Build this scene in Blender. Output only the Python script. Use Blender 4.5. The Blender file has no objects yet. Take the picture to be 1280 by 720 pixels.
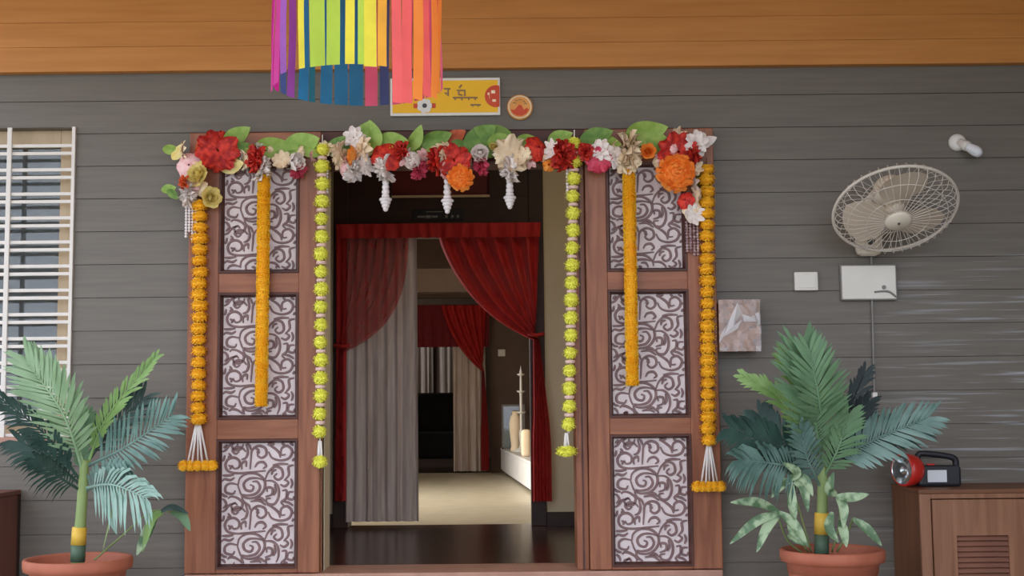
import bpy, bmesh, math, random
from mathutils import Vector, Matrix
random.seed(7)
S = bpy.context.scene
COL = S.collection
PI = math.pi

# ------------------------------------------------------------------ camera
F = 1600.0                      # focal length in pixels of a 1280 x 720 frame
CAM = Vector((0.0, -6.3, 0.80))
PITCH = math.atan(144.5 / F)
YAW = 0.0
ROLL = math.radians(0.55)
_f = Vector((math.sin(YAW) * math.cos(PITCH), math.cos(YAW) * math.cos(PITCH), math.sin(PITCH)))
_r0 = Vector((math.cos(YAW), -math.sin(YAW), 0))
_u0 = _r0.cross(_f)
_r = math.cos(ROLL) * _r0 - math.sin(ROLL) * _u0
_u = math.cos(ROLL) * _u0 + math.sin(ROLL) * _r0
cam = bpy.data.cameras.new('camera')
cam.sensor_width = 36.0
cam.lens = F / 1280 * 36.0
cam.clip_end = 200
camo = bpy.data.objects.new('camera', cam)
COL.objects.link(camo)
camo.matrix_world = Matrix(((_r.x, _u.x, -_f.x, CAM.x), (_r.y, _u.y, -_f.y, CAM.y), (_r.z, _u.z, -_f.z, CAM.z), (0, 0, 0, 1)))
S.camera = camo

def at(px, py, Y):
    """world point on the plane y = Y seen at a photo pixel (only for surveying the place)"""
    d = _f * F + _r * (px - 640) + _u * (360 - py)
    t = (Y - CAM.y) / d.y
    return CAM + d * t

# ------------------------------------------------------------------ light
def lin(c):
    out = []
    for v in c[:3]:
        v = v / 255.0
        out.append(v / 12.92 if v <= 0.04045 else ((v + 0.055) / 1.055) ** 2.4)
    return (out[0], out[1], out[2], 1.0)

W = bpy.data.worlds.new('overcast_sky')
S.world = W
W.use_nodes = True
W.node_tree.nodes['Background'].inputs[0].default_value = (0.83, 0.91, 1.04, 1)
W.node_tree.nodes['Background'].inputs[1].default_value = 1.0
S.view_settings.view_transform = 'Standard'
S.view_settings.look = 'None'
S.view_settings.gamma = 1.0
S.view_settings.use_curve_mapping = False
S.view_settings.exposure = 1.4

# ------------------------------------------------------------------ materials
MATS = {}
def mat(name, col, rough=0.6, col2=None, scale=6.0, stretch=(1, 1, 1), bump=0.0, spec=0.4, metal=0.0,
        trans=0.0, alpha=1.0, detail=4.0, dist=0.0, lo=0.35, hi=0.65, sss=0.0, coat=0.0):
    if name in MATS:
        return MATS[name]
    m = bpy.data.materials.new(name)
    m.use_nodes = True
    nt = m.node_tree
    b = nt.nodes['Principled BSDF']
    b.inputs['Base Color'].default_value = lin(col)
    b.inputs['Roughness'].default_value = rough
    b.inputs['Metallic'].default_value = metal
    b.inputs['Specular IOR Level'].default_value = spec
    b.inputs['Transmission Weight'].default_value = trans
    b.inputs['Alpha'].default_value = alpha
    b.inputs['Coat Weight'].default_value = coat
    tc = nt.nodes.new('ShaderNodeTexCoord')
    mp = nt.nodes.new('ShaderNodeMapping')
    mp.inputs['Scale'].default_value = stretch
    nt.links.new(tc.outputs['Object'], mp.inputs['Vector'])
    nz = nt.nodes.new('ShaderNodeTexNoise')
    nz.inputs['Scale'].default_value = scale
    nz.inputs['Detail'].default_value = detail
    nz.inputs['Distortion'].default_value = dist
    nt.links.new(mp.outputs['Vector'], nz.inputs['Vector'])
    if col2 is None:
        col2 = tuple(min(255, c * 1.10) for c in col)
    rp = nt.nodes.new('ShaderNodeValToRGB')
    rp.color_ramp.elements[0].position = lo
    rp.color_ramp.elements[1].position = hi
    rp.color_ramp.elements[0].color = lin(col)
    rp.color_ramp.elements[1].color = lin(col2)
    nt.links.new(nz.outputs['Fac'], rp.inputs['Fac'])
    nt.links.new(rp.outputs['Color'], b.inputs['Base Color'])
    if bump > 0:
        bp = nt.nodes.new('ShaderNodeBump')
        bp.inputs['Strength'].default_value = bump
        bp.inputs['Distance'].default_value = 0.01
        nt.links.new(nz.outputs['Fac'], bp.inputs['Height'])
        nt.links.new(bp.outputs['Normal'], b.inputs['Normal'])
    MATS[name] = m
    return m

def siding_material():
    m = bpy.data.materials.new('grey_siding')
    m.use_nodes = True
    nt = m.node_tree
    b = nt.nodes['Principled BSDF']
    tc = nt.nodes.new('ShaderNodeTexCoord')
    def noise(scale, st, detail=5.0, dist=0.0):
        mp = nt.nodes.new('ShaderNodeMapping')
        mp.inputs['Scale'].default_value = st
        nt.links.new(tc.outputs['Object'], mp.inputs['Vector'])
        n = nt.nodes.new('ShaderNodeTexNoise')
        n.inputs['Scale'].default_value = scale
        n.inputs['Detail'].default_value = detail
        n.inputs['Distortion'].default_value = dist
        nt.links.new(mp.outputs['Vector'], n.inputs['Vector'])
        return n
    def ramp(src, p0, p1, c0, c1):
        r = nt.nodes.new('ShaderNodeValToRGB')
        r.color_ramp.elements[0].position = p0
        r.color_ramp.elements[1].position = p1
        r.color_ramp.elements[0].color = c0
        r.color_ramp.elements[1].color = c1
        nt.links.new(src, r.inputs['Fac'])
        return r
    grain = noise(5.0, (0.5, 1, 9), 6.0, 0.4)
    base = ramp(grain.outputs['Fac'], 0.3, 0.7, lin((106, 99, 91)), lin((117, 109, 99)))
    # pale streaks along the boards, only towards the right end and lower down
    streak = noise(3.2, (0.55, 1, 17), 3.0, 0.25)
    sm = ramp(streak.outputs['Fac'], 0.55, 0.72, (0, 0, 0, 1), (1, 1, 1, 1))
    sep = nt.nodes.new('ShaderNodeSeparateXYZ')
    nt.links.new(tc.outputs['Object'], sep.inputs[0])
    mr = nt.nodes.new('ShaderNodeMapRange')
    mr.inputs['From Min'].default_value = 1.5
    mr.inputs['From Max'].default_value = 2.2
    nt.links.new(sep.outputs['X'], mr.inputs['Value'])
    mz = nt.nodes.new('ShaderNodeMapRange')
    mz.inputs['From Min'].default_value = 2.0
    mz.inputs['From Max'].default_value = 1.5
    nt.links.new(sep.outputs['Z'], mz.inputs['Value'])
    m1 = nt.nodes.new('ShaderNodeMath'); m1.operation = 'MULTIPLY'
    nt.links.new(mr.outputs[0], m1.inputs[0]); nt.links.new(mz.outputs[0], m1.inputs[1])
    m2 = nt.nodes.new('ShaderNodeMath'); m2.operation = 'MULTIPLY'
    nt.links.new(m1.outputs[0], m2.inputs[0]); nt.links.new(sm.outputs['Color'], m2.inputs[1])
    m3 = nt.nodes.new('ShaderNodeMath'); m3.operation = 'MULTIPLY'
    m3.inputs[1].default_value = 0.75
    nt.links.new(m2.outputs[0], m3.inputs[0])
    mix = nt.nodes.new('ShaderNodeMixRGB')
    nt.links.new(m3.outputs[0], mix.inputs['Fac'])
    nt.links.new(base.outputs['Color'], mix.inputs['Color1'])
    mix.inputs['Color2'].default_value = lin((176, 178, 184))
    nt.links.new(mix.outputs['Color'], b.inputs['Base Color'])
    b.inputs['Roughness'].default_value = 0.48
    b.inputs['Specular IOR Level'].default_value = 0.4
    bp = nt.nodes.new('ShaderNodeBump')
    bp.inputs['Strength'].default_value = 0.25
    bp.inputs['Distance'].default_value = 0.004
    nt.links.new(grain.outputs['Fac'], bp.inputs['Height'])
    nt.links.new(bp.outputs['Normal'], b.inputs['Normal'])
    MATS['grey_siding'] = m
    return m
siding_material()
mat('fascia_wood', (190, 124, 58), 0.5, (202, 136, 68), 3.0, (0.6, 1, 10), 0.1)
mat('ceiling_wood', (214, 156, 92), 0.6, (228, 172, 106), 3.0, (0.8, 6, 1))
mat('door_wood', (128, 74, 50), 0.42, (156, 98, 68), 4.0, (7, 1, 0.6), 0.08, dist=0.6)
mat('door_wood_rail', (128, 74, 50), 0.42, (156, 98, 68), 4.0, (0.6, 1, 7), 0.08, dist=0.6)
mat('dark_wood', (70, 38, 32), 0.5, (88, 50, 40), 4.0, (1, 1, 6))
mat('panel_white', (216, 200, 200), 0.55, (228, 214, 212), 20.0)
mat('scroll_brown', (120, 92, 92), 0.5, (136, 106, 104), 20.0)
mat('sill_stone', (168, 124, 106), 0.4, (184, 140, 120), 8.0)
mat('veranda_tile', (170, 160, 150), 0.5, (184, 174, 164), 5.0)
mat('garden_ground', (120, 124, 104), 0.9, (140, 140, 118), 2.0)
mat('vestibule_floor', (50, 32, 28), 0.22, (60, 40, 34), 5.0, spec=0.5)
mat('room_floor', (190, 178, 152), 0.4, (202, 190, 164), 6.0)
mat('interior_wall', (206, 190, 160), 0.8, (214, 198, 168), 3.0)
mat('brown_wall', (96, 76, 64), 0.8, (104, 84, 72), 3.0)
mat('frame_dark', (48, 26, 18), 0.5, (58, 34, 24), 4.0, (1, 1, 5))
mat('transom_red', (96, 28, 28), 0.5, (110, 34, 32), 5.0)
mat('white_paint', (226, 222, 216), 0.4, (232, 228, 222), 6.0)
mat('plate_white', (222, 216, 206), 0.35, (228, 222, 212), 6.0)
mat('bar_white', (222, 214, 206), 0.45, (230, 222, 214), 6.0)
mat('window_wood', (190, 164, 132), 0.55, (202, 176, 144), 4.0, (6, 1, 0.8))
mat('glass', (235, 242, 244), 0.03, (238, 245, 246), 3.0, trans=0.92, spec=0.6)
mat('curtain_red', (168, 26, 26), 0.75, (188, 38, 34), 30.0, (1, 1, 0.3), alpha=0.95)
mat('curtain_sheer_red', (178, 34, 36), 0.75, (196, 50, 48), 30.0, (1, 1, 0.3), alpha=0.6)
mat('curtain_grey', (186, 168, 158), 0.8, (210, 194, 184), 26.0, (2, 1, 0.12))
mat('black_cloth', (26, 24, 26), 0.8, (34, 32, 34), 6.0)
mat('terracotta', (164, 92, 68), 0.6, (178, 104, 80), 8.0)
mat('soil', (66, 44, 38), 0.95, (84, 58, 48), 40.0, bump=0.6)
mat('stem_green', (120, 142, 84), 0.5, (140, 158, 98), 12.0, (1, 1, 0.4))
mat('stem_dark', (70, 92, 74), 0.55, (84, 106, 84), 12.0)
mat('band_yellow', (214, 172, 62), 0.5, (226, 186, 80), 12.0)
mat('leaf_soft', (124, 154, 112), 0.45, (150, 178, 138), 7.0)
mat('leaf_light', (112, 148, 76), 0.45, (140, 172, 100), 7.0)
mat('leaf_mid', (88, 120, 84), 0.45, (112, 146, 108), 7.0)
mat('leaf_teal', (76, 106, 96), 0.42, (116, 146, 136), 7.0)
mat('leaf_dark', (40, 62, 56), 0.45, (58, 86, 76), 7.0)
mat('leaf_black', (24, 36, 38), 0.5, (34, 50, 48), 7.0)
mat('leaf_pale', (126, 158, 142), 0.42, (154, 182, 170), 7.0)
mat('leaf_variegated', (84, 112, 78), 0.42, (158, 178, 140), 18.0, (1, 1, 1), lo=0.42, hi=0.56)
mat('cab_wood', (124, 82, 58), 0.42, (148, 104, 78), 3.0, (7, 1, 0.5), dist=0.8)
mat('cab_side', (104, 64, 40), 0.45, (118, 76, 48), 3.0, (1, 6, 0.5))
mat('cab_louver', (96, 60, 48), 0.5, (128, 84, 66), 5.0, (0.6, 1, 5))
mat('left_cab', (112, 66, 54), 0.45, (128, 78, 62), 3.0, (1, 5, 0.5))
mat('torch_red', (206, 44, 36), 0.3, (214, 52, 42), 6.0, coat=0.4)
mat('torch_black', (34, 34, 40), 0.35, (42, 42, 48), 6.0)
mat('chrome', (220, 220, 222), 0.15, (232, 232, 234), 6.0, metal=1.0)
mat('torch_label', (216, 218, 222), 0.4, (224, 226, 230), 6.0)
mat('fan_cream', (216, 204, 184), 0.45, (224, 212, 194), 6.0)
mat('fan_blade', (196, 180, 160), 0.4, (206, 190, 170), 5.0)
mat('fan_wire', (206, 196, 184), 0.4, (214, 204, 192), 6.0)
mat('dark_grey', (70, 68, 66), 0.5, (80, 78, 76), 8.0)
mat('conduit', (128, 124, 120), 0.5, (138, 134, 130), 8.0)
mat('marigold', (250, 182, 28), 0.7, (255, 200, 46), 24.0)
mat('marigold_deep', (206, 120, 14), 0.8, (224, 140, 20), 24.0)
mat('marigold_yellow', (255, 200, 36), 0.7, (255, 214, 60), 24.0)
mat('lime_yellow', (234, 232, 70), 0.7, (246, 244, 110), 24.0)
mat('lime_deep', (170, 168, 40), 0.8, (186, 184, 52), 24.0)
mat('pink_thread', (226, 188, 176), 0.7, (236, 204, 192), 30.0)
mat('cord_brown', (92, 52, 24), 0.8, (106, 62, 30), 30.0)
mat('white_thread', (230, 222, 216), 0.6, (238, 232, 226), 30.0)
mat('bead_white', (232, 222, 222), 0.25, (242, 234, 234), 12.0, coat=0.5)
mat('bead_purple', (128, 88, 92), 0.3, (206, 186, 188), 60.0)
FLC = {'red': ((166, 22, 24), (232, 66, 48)), 'orange': ((252, 140, 44), (255, 164, 74)), 'white': ((240, 226, 220), (250, 240, 234)),
       'cream': ((242, 216, 178), (250, 230, 200)), 'pink': ((238, 176, 176), (248, 206, 204)), 'magenta': ((200, 56, 84), (218, 84, 108)),
       'yellow': ((232, 208, 116), (246, 230, 160)), 'orangered': ((220, 86, 42), (236, 112, 60)), 'lime': ((222, 220, 60), (236, 234, 100)),
       'leaf': ((132, 168, 72), (164, 194, 100)), 'leafdeep': ((92, 132, 58), (126, 160, 80)), 'rust': ((170, 70, 40), (196, 96, 58))}
for k, (a, b_) in FLC.items():
    mat('fl_' + k, a, 0.6, b_, 3.2, lo=0.38, hi=0.62)

# ------------------------------------------------------------------ mesh helpers
def wloc(o):
    v = Vector((0, 0, 0))
    while o is not None:
        v += o.location
        o = o.parent
    return v

class MB:
    def __init__(self):
        self.v = []; self.f = []
    def add(self, vs, fs):
        o = len(self.v)
        self.v += [Vector(p) for p in vs]
        self.f += [tuple(i + o for i in q) for q in fs]
        return self
    def box(self, x0, x1, y0, y1, z0, z1):
        return self.add([(x0, y0, z0), (x1, y0, z0), (x1, y1, z0), (x0, y1, z0), (x0, y0, z1), (x1, y0, z1), (x1, y1, z1), (x0, y1, z1)],
                        [(0, 3, 2, 1), (4, 5, 6, 7), (0, 1, 5, 4), (1, 2, 6, 5), (2, 3, 7, 6), (3, 0, 4, 7)])
    def slab(self, x0, x1, z0, z1, yb, yt, yback):        # weatherboard: bottom proud of the top
        return self.add([(x0, yb, z0), (x1, yb, z0), (x1, yback, z0), (x0, yback, z0), (x0, yt, z1), (x1, yt, z1), (x1, yback, z1), (x0, yback, z1)],
                        [(0, 3, 2, 1), (4, 5, 6, 7), (0, 1, 5, 4), (1, 2, 6, 5), (2, 3, 7, 6), (3, 0, 4, 7)])
    def tube(self, pts, r, n=8, caps=True):
        pts = [Vector(p) for p in pts]
        rs = r if isinstance(r, (list, tuple)) else [r] * len(pts)
        base = len(self.v)
        ref = None
        for i, p in enumerate(pts):
            t = (pts[min(i + 1, len(pts) - 1)] - pts[max(i - 1, 0)]).normalized()
            if ref is None:
                ref = Vector((0, 0, 1)) if abs(t.z) < 0.9 else Vector((1, 0, 0))
            a = t.cross(ref).normalized()
            bb = a.cross(t).normalized()
            ref = bb
            for k in range(n):
                th = 2 * PI * k / n
                self.v.append(p + (a * math.cos(th) + bb * math.sin(th)) * rs[i])
        for i in range(len(pts) - 1):
            for k in range(n):
                self.f.append((base + i * n + k, base + (i + 1) * n + k, base + (i + 1) * n + (k + 1) % n, base + i * n + (k + 1) % n))
        if caps:
            self.f.append(tuple(base + k for k in range(n)))
            self.f.append(tuple(base + (len(pts) - 1) * n + k for k in reversed(range(n))))
        return self
    def lathe(self, c, prof, n=32, ax=(0, 0, 1)):
        c = Vector(c); ax = Vector(ax).normalized()
        ref = Vector((1, 0, 0)) if abs(ax.x) < 0.9 else Vector((0, 0, 1))
        a = (ref - ax * ref.dot(ax)).normalized()
        bb = ax.cross(a)
        base = len(self.v)
        for (r, h) in prof:
            for k in range(n):
                th = 2 * PI * k / n
                self.v.append(c + ax * h + (a * math.cos(th) + bb * math.sin(th)) * max(r, 1e-4))
        for i in range(len(prof) - 1):
            for k in range(n):
                self.f.append((base + i * n + k, base + i * n + (k + 1) % n, base + (i + 1) * n + (k + 1) % n, base + (i + 1) * n + k))
        return self
    def ball(self, c, r, n=10, m=6, sc=(1, 1, 1)):
        c = Vector(c); base = len(self.v)
        for i in range(m + 1):
            ph = PI * i / m
            for k in range(n):
                th = 2 * PI * k / n
                self.v.append(c + Vector((r * sc[0] * max(math.sin(ph), 1e-3) * math.cos(th), r * sc[1] * max(math.sin(ph), 1e-3) * math.sin(th), r * sc[2] * math.cos(ph))))
        for i in range(m):
            for k in range(n):
                self.f.append((base + i * n + k, base + (i + 1) * n + k, base + (i + 1) * n + (k + 1) % n, base + i * n + (k + 1) % n))
        return self
    def grid(self, fn, nu, nv):
        base = len(self.v)
        for i in range(nu + 1):
            for j in range(nv + 1):
                self.v.append(Vector(fn(i / nu, j / nv)))
        for i in range(nu):
            for j in range(nv):
                a = base + i * (nv + 1) + j
                self.f.append((a, a + nv + 1, a + nv + 2, a + 1))
        return self
    def mesh(self, name, material, smooth=False, off=Vector((0, 0, 0)), bevel=0.0):
        me = bpy.data.meshes.new(name)
        me.from_pydata([tuple(p - off) for p in self.v], [], self.f)
        if bevel > 0:
            bm = bmesh.new(); bm.from_mesh(me)
            bmesh.ops.bevel(bm, geom=list(bm.edges), offset=bevel, segments=2, affect='EDGES', profile=0.5)
            bm.to_mesh(me); bm.free()
        me.materials.append(MATS[material])
        if smooth:
            me.polygons.foreach_set('use_smooth', [True] * len(me.polygons))
        me.update()
        return me
    def build(self, name, material, parent=None, smooth=False, bevel=0.0):
        off = wloc(parent) if parent is not None else Vector((0, 0, 0))
        o = bpy.data.objects.new(name, self.mesh(name, material, smooth, off, bevel))
        COL.objects.link(o)
        o.parent = parent
        return o
    def top(self, name, material, loc, smooth=False, bevel=0.0):      # a top-level mesh with its origin at loc
        loc = Vector(loc)
        o = bpy.data.objects.new(name, self.mesh(name, material, smooth, loc, bevel))
        COL.objects.link(o)
        o.location = loc
        return o

def tag(o, label, cat, group=None):
    o['label'] = label; o['category'] = cat
    if group: o['group'] = group
    return o
def thing(name, loc, label, cat, group=None):
    o = bpy.data.objects.new(name, None)
    o.empty_display_size = 0.05
    COL.objects.link(o); o.location = loc
    return tag(o, label, cat, group)
def struct(o, label=None, cat=None):
    o['kind'] = 'structure'
    if label: o['label'] = label
    if cat: o['category'] = cat
    return o
def sempty(name, loc, label, cat):
    o = bpy.data.objects.new(name, None)
    o.empty_display_size = 0.05
    COL.objects.link(o); o.location = loc
    return struct(o, label, cat)
def inst(name, me, parent, wpos, rot=(0, 0, 0), sc=(1, 1, 1)):
    o = bpy.data.objects.new(name, me)
    COL.objects.link(o)
    o.parent = parent
    o.location = Vector(wpos) - (wloc(parent) if parent is not None else Vector((0, 0, 0)))
    o.rotation_euler = rot; o.scale = sc
    return o
def catmull(pts, k=8):
    pts = [Vector(p) for p in pts]
    P = [pts[0] * 2 - pts[1]] + pts + [pts[-1] * 2 - pts[-2]]
    out = []
    for i in range(1, len(P) - 2):
        for j in range(k):
            t = j / k
            a, b, c, d = P[i - 1], P[i], P[i + 1], P[i + 2]
            out.append(0.5 * ((2 * b) + (c - a) * t + (2 * a - 5 * b + 4 * c - d) * t * t + (3 * b - a - 3 * c + d) * t ** 3))
    out.append(pts[-1])
    return out

# ================================================================== THE SETTING
FLOOR = -0.30          # veranda floor; z = 0 is the door sill
zt_door = at(560, 163, -0.03).z
dxl = at(236, 430, -0.05).x; dxr = at(896, 430, -0.05).x      # outer edges of the open leaves
ox0 = at(403, 450, -0.03).x; ox1 = at(718, 450, -0.03).x      # clear opening
jx1 = at(733, 450, -0.03).x
wz1 = at(50, 160, 0).z; wz0 = at(50, 547, 0).z
wx1 = at(91, 350, 0).x; wx0 = wx1 - 1.15
zf = at(640, 86, -0.03).z                                     # lower edge of the wood fascia
ZC = 3.0
XL, XR = -3.7, 3.3

o = MB().box(XL - 1, XR + 0.4, -4.6, 0.0, FLOOR - 0.15, FLOOR).top('floor', 'veranda_tile', (0, -2, FLOOR))
struct(o, 'pale tiled veranda floor in front of the house', 'floor')
o = MB().box(-30, 30, -40, 0.2, FLOOR - 0.32, FLOOR - 0.16).top('ground', 'garden_ground', (0, -10, FLOOR - 0.16))
struct(o, 'open ground in front of the veranda', 'ground')
o = MB().box(-3.2, XR + 0.4, -3.0, 0.2, ZC, ZC + 0.1).top('ceiling', 'ceiling_wood', (0, -1.6, ZC))
struct(o, 'wooden veranda ceiling above the entrance', 'ceiling')
o = MB().box(XR, XR + 0.15, -4.6, 0.2, FLOOR, ZC).top('wall_right_shade', 'grey_siding', (XR, -1, FLOOR))  # out-of-view wall, sized to darken the right of the house front
struct(o, 'unseen grey side wall closing the veranda, placed to shade its right end', 'wall')

# front wall: backing with the openings, then one object per weatherboard
wf = MB()
wf.box(XL, wx0, 0.015, 0.2, FLOOR, ZC).box(wx0, wx1, 0.015, 0.2, FLOOR, wz0).box(wx0, wx1, 0.015, 0.2, wz1, ZC)
wf.box(wx1, ox0, 0.015, 0.2, FLOOR, ZC).box(ox1, XR, 0.015, 0.2, FLOOR, ZC).box(ox0, ox1, 0.015, 0.2, zt_door - 0.1, ZC)
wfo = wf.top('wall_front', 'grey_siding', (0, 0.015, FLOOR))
struct(wfo, 'house front clad in grey horizontal weatherboards around the doorway', 'wall')
za = at(150, 127, 0).z; zb = at(150, 331, 0).z
RH = (za - zb) / 5.0
row0 = za + 4 * RH
opens = [(wx0, wx1, wz0, wz1), (ox0, ox1, FLOOR, zt_door - 0.05)]
k = 0
while True:
    z1 = row0 - k * RH; z0 = z1 - RH; k += 1
    if z1 < FLOOR + 0.02: break
    z0 = max(z0, FLOOR); 
    if z0 > ZC - 0.02: continue
    z1 = min(z1, ZC)
    cuts = sorted(set([z0, z1] + [c for op in opens for c in op[2:] if z0 < c < z1]))
    # pieces per z band, then join bands that touch into one board
    bands = []
    for a, b in zip(cuts[:-1], cuts[1:]):
        xs = [(XL, XR)]
        for (p0, p1, q0, q1) in opens:
            if q0 < (a + b) / 2 < q1:
                nx = []
                for (u0, u1) in xs:
                    if p0 > u0 and p1 < u1: nx += [(u0, p0), (p1, u1)]
                    else: nx.append((u0, u1))
                xs = nx
        bands += [(u0, u1, a, b) for (u0, u1) in xs]
    groups = []
    for bd in bands:
        hit = [g for g in groups if any(bd[0] < q[1] and bd[1] > q[0] for q in g)]
        ng = [bd]
        for g in hit:
            ng += g; groups.remove(g)
        groups.append(ng)
    for g in groups:
        mb = MB()
        for (u0, u1, a, b) in g:
            ta = (a - z0) / RH; tb = (b - z0) / RH
            g0 = 0.002 if abs(a - z0) < 1e-6 else 0.0
            mb.slab(u0, u1, a + g0, b, -0.009 + 0.005 * ta, -0.009 + 0.005 * tb, 0.015)
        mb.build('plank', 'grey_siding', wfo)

# wood fascia over the wall: three long boards
fs = sempty('trim_1', (0, 0, zf), 'orange-brown wooden fascia boards under the veranda ceiling', 'fascia')
hb = 0.125
for i in range(int((ZC - zf) / hb)):
    MB().box(XL, XR, -0.055 - 0.001 * (i % 2), 0.012, zf + i * hb, zf + (i + 1) * hb - 0.0008).build('board', 'fascia_wood', fs, bevel=0.0015)

# ---- window in the left of the wall
wn = sempty('window_1', ((wx0 + wx1) / 2, 0.1, wz0), 'window with tan wooden frame and white double-bar grille', 'window')
sw = 0.095
MB().box(wx1 - sw, wx1, 0.06, 0.13, wz0, wz1).build('window_frame', 'window_wood', wn, bevel=0.004)
MB().box(wx0, wx0 + sw, 0.06, 0.13, wz0, wz1).build('window_frame', 'window_wood', wn, bevel=0.004)
MB().box(wx0 + sw, wx1 - sw, 0.06, 0.13, wz1 - 0.085, wz1).build('window_frame', 'window_wood', wn, bevel=0.004)
MB().box(wx0 + sw, wx1 - sw, 0.06, 0.13, wz0, wz0 + 0.06).build('window_frame', 'window_wood', wn, bevel=0.004)
MB().box((wx0 + wx1) / 2 - 0.03, (wx0 + wx1) / 2 + 0.03, 0.065, 0.125, wz0 + 0.06, wz1 - 0.085).build('window_mullion', 'window_wood', wn, bevel=0.004)
for (a, b) in ((wx0 + sw, (wx0 + wx1) / 2 - 0.03), ((wx0 + wx1) / 2 + 0.03, wx1 - sw)):
    MB().box(a, b, 0.09, 0.096, wz0 + 0.06, wz1 - 0.085).build('pane', 'glass', wn)
MB().box(wx1 - 0.012, wx1 + 0.004, -0.022, 0.05, wz0, wz1).build('grille_edge', 'bar_white', wn)
MB().box(wx0 - 0.004, wx0 + 0.012, -0.022, 0.05, wz0, wz1).build('grille_edge', 'bar_white', wn)
MB().box(wx0, wx1, -0.03, 0.06, wz0 - 0.03, wz0 + 0.004).build('window_sill', 'sill_stone', wn, bevel=0.004)
bar = MB().box(-(wx1 - wx0) / 2, (wx1 - wx0) / 2, -0.007, 0.007, -0.0085, 0.0085).mesh('grille_bar', 'bar_white', bevel=0.003)
for i in range(13):
    for dy in (0, 9.6):
        y = 182.5 + 30.1 * i + dy
        z = at(50, y, 0.0).z
        if wz0 + 0.01 < z < wz1:
            inst('grille_bar', bar, wn, ((wx0 + wx1) / 2, 0.0, z))
for px in (9,):
    x = at(px, 350, 0).x
    for xx in (x, x - 0.42):
        MB().box(xx - 0.012, xx + 0.012, -0.018, -0.007, wz0, wz1).build('grille_upright', 'bar_white', wn, bevel=0.003)
# dim room behind the window
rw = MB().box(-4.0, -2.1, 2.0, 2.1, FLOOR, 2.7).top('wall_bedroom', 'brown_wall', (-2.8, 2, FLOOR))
struct(rw, 'wall of the room behind the window', 'wall')
o = MB().box(-4.0, -2.1, 0.2, 2.1, 2.7, 2.8).box(-4.1, -4.0, 0.2, 2.1, FLOOR, 2.8).box(-4.1, XL, 0.1, 0.2, FLOOR, 2.8).box(-4.0, -2.1, 0.2, 2.1, -0.1, 0.0).top('wall_bedroom_side', 'brown_wall', (-4, 1, FLOOR))
struct(o, 'inner shell of the room behind the window', 'wall')

# ---- doorway frame and sill
fr = sempty('trim_2', ((ox0 + ox1) / 2, 0, 0), 'dark brown wooden frame of the entrance doorway', 'door frame')
MB().box(dxl, dxr - 0.02, -0.03, 0.02, zt_door - 0.16, zt_door).build('lintel', 'dark_wood', fr, bevel=0.004)
MB().box(ox1, jx1, -0.045, 0.2, 0, zt_door - 0.1).build('jamb', 'door_wood', fr, bevel=0.004)
MB().box(ox1 + 0.028, ox1 + 0.036, -0.052, -0.03, 0, zt_door - 0.1).build('jamb_bead', 'dark_wood', fr)
MB().box(ox0 - 0.01, ox0 + 0.004, 0.03, 0.21, 0, zt_door - 0.1).build('reveal', 'interior_wall', fr)
MB().box(ox0 - 0.03, ox0, -0.028, 0.03, 0, zt_door - 0.1).build('jamb', 'door_wood', fr, bevel=0.004)
MB().box(ox0 - 0.02, ox1 + 0.02, 0.0, 0.2, zt_door - 0.16, zt_door - 0.1).build('head', 'dark_wood', fr)
sl = MB().box(dxl, dxr, -0.09, 0.24, FLOOR, 0.0).top('trim_3', 'sill_stone', ((ox0 + ox1) / 2, 0, FLOOR), bevel=0.008)
struct(sl, 'raised brown sill under the entrance doorway', 'sill')

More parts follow.
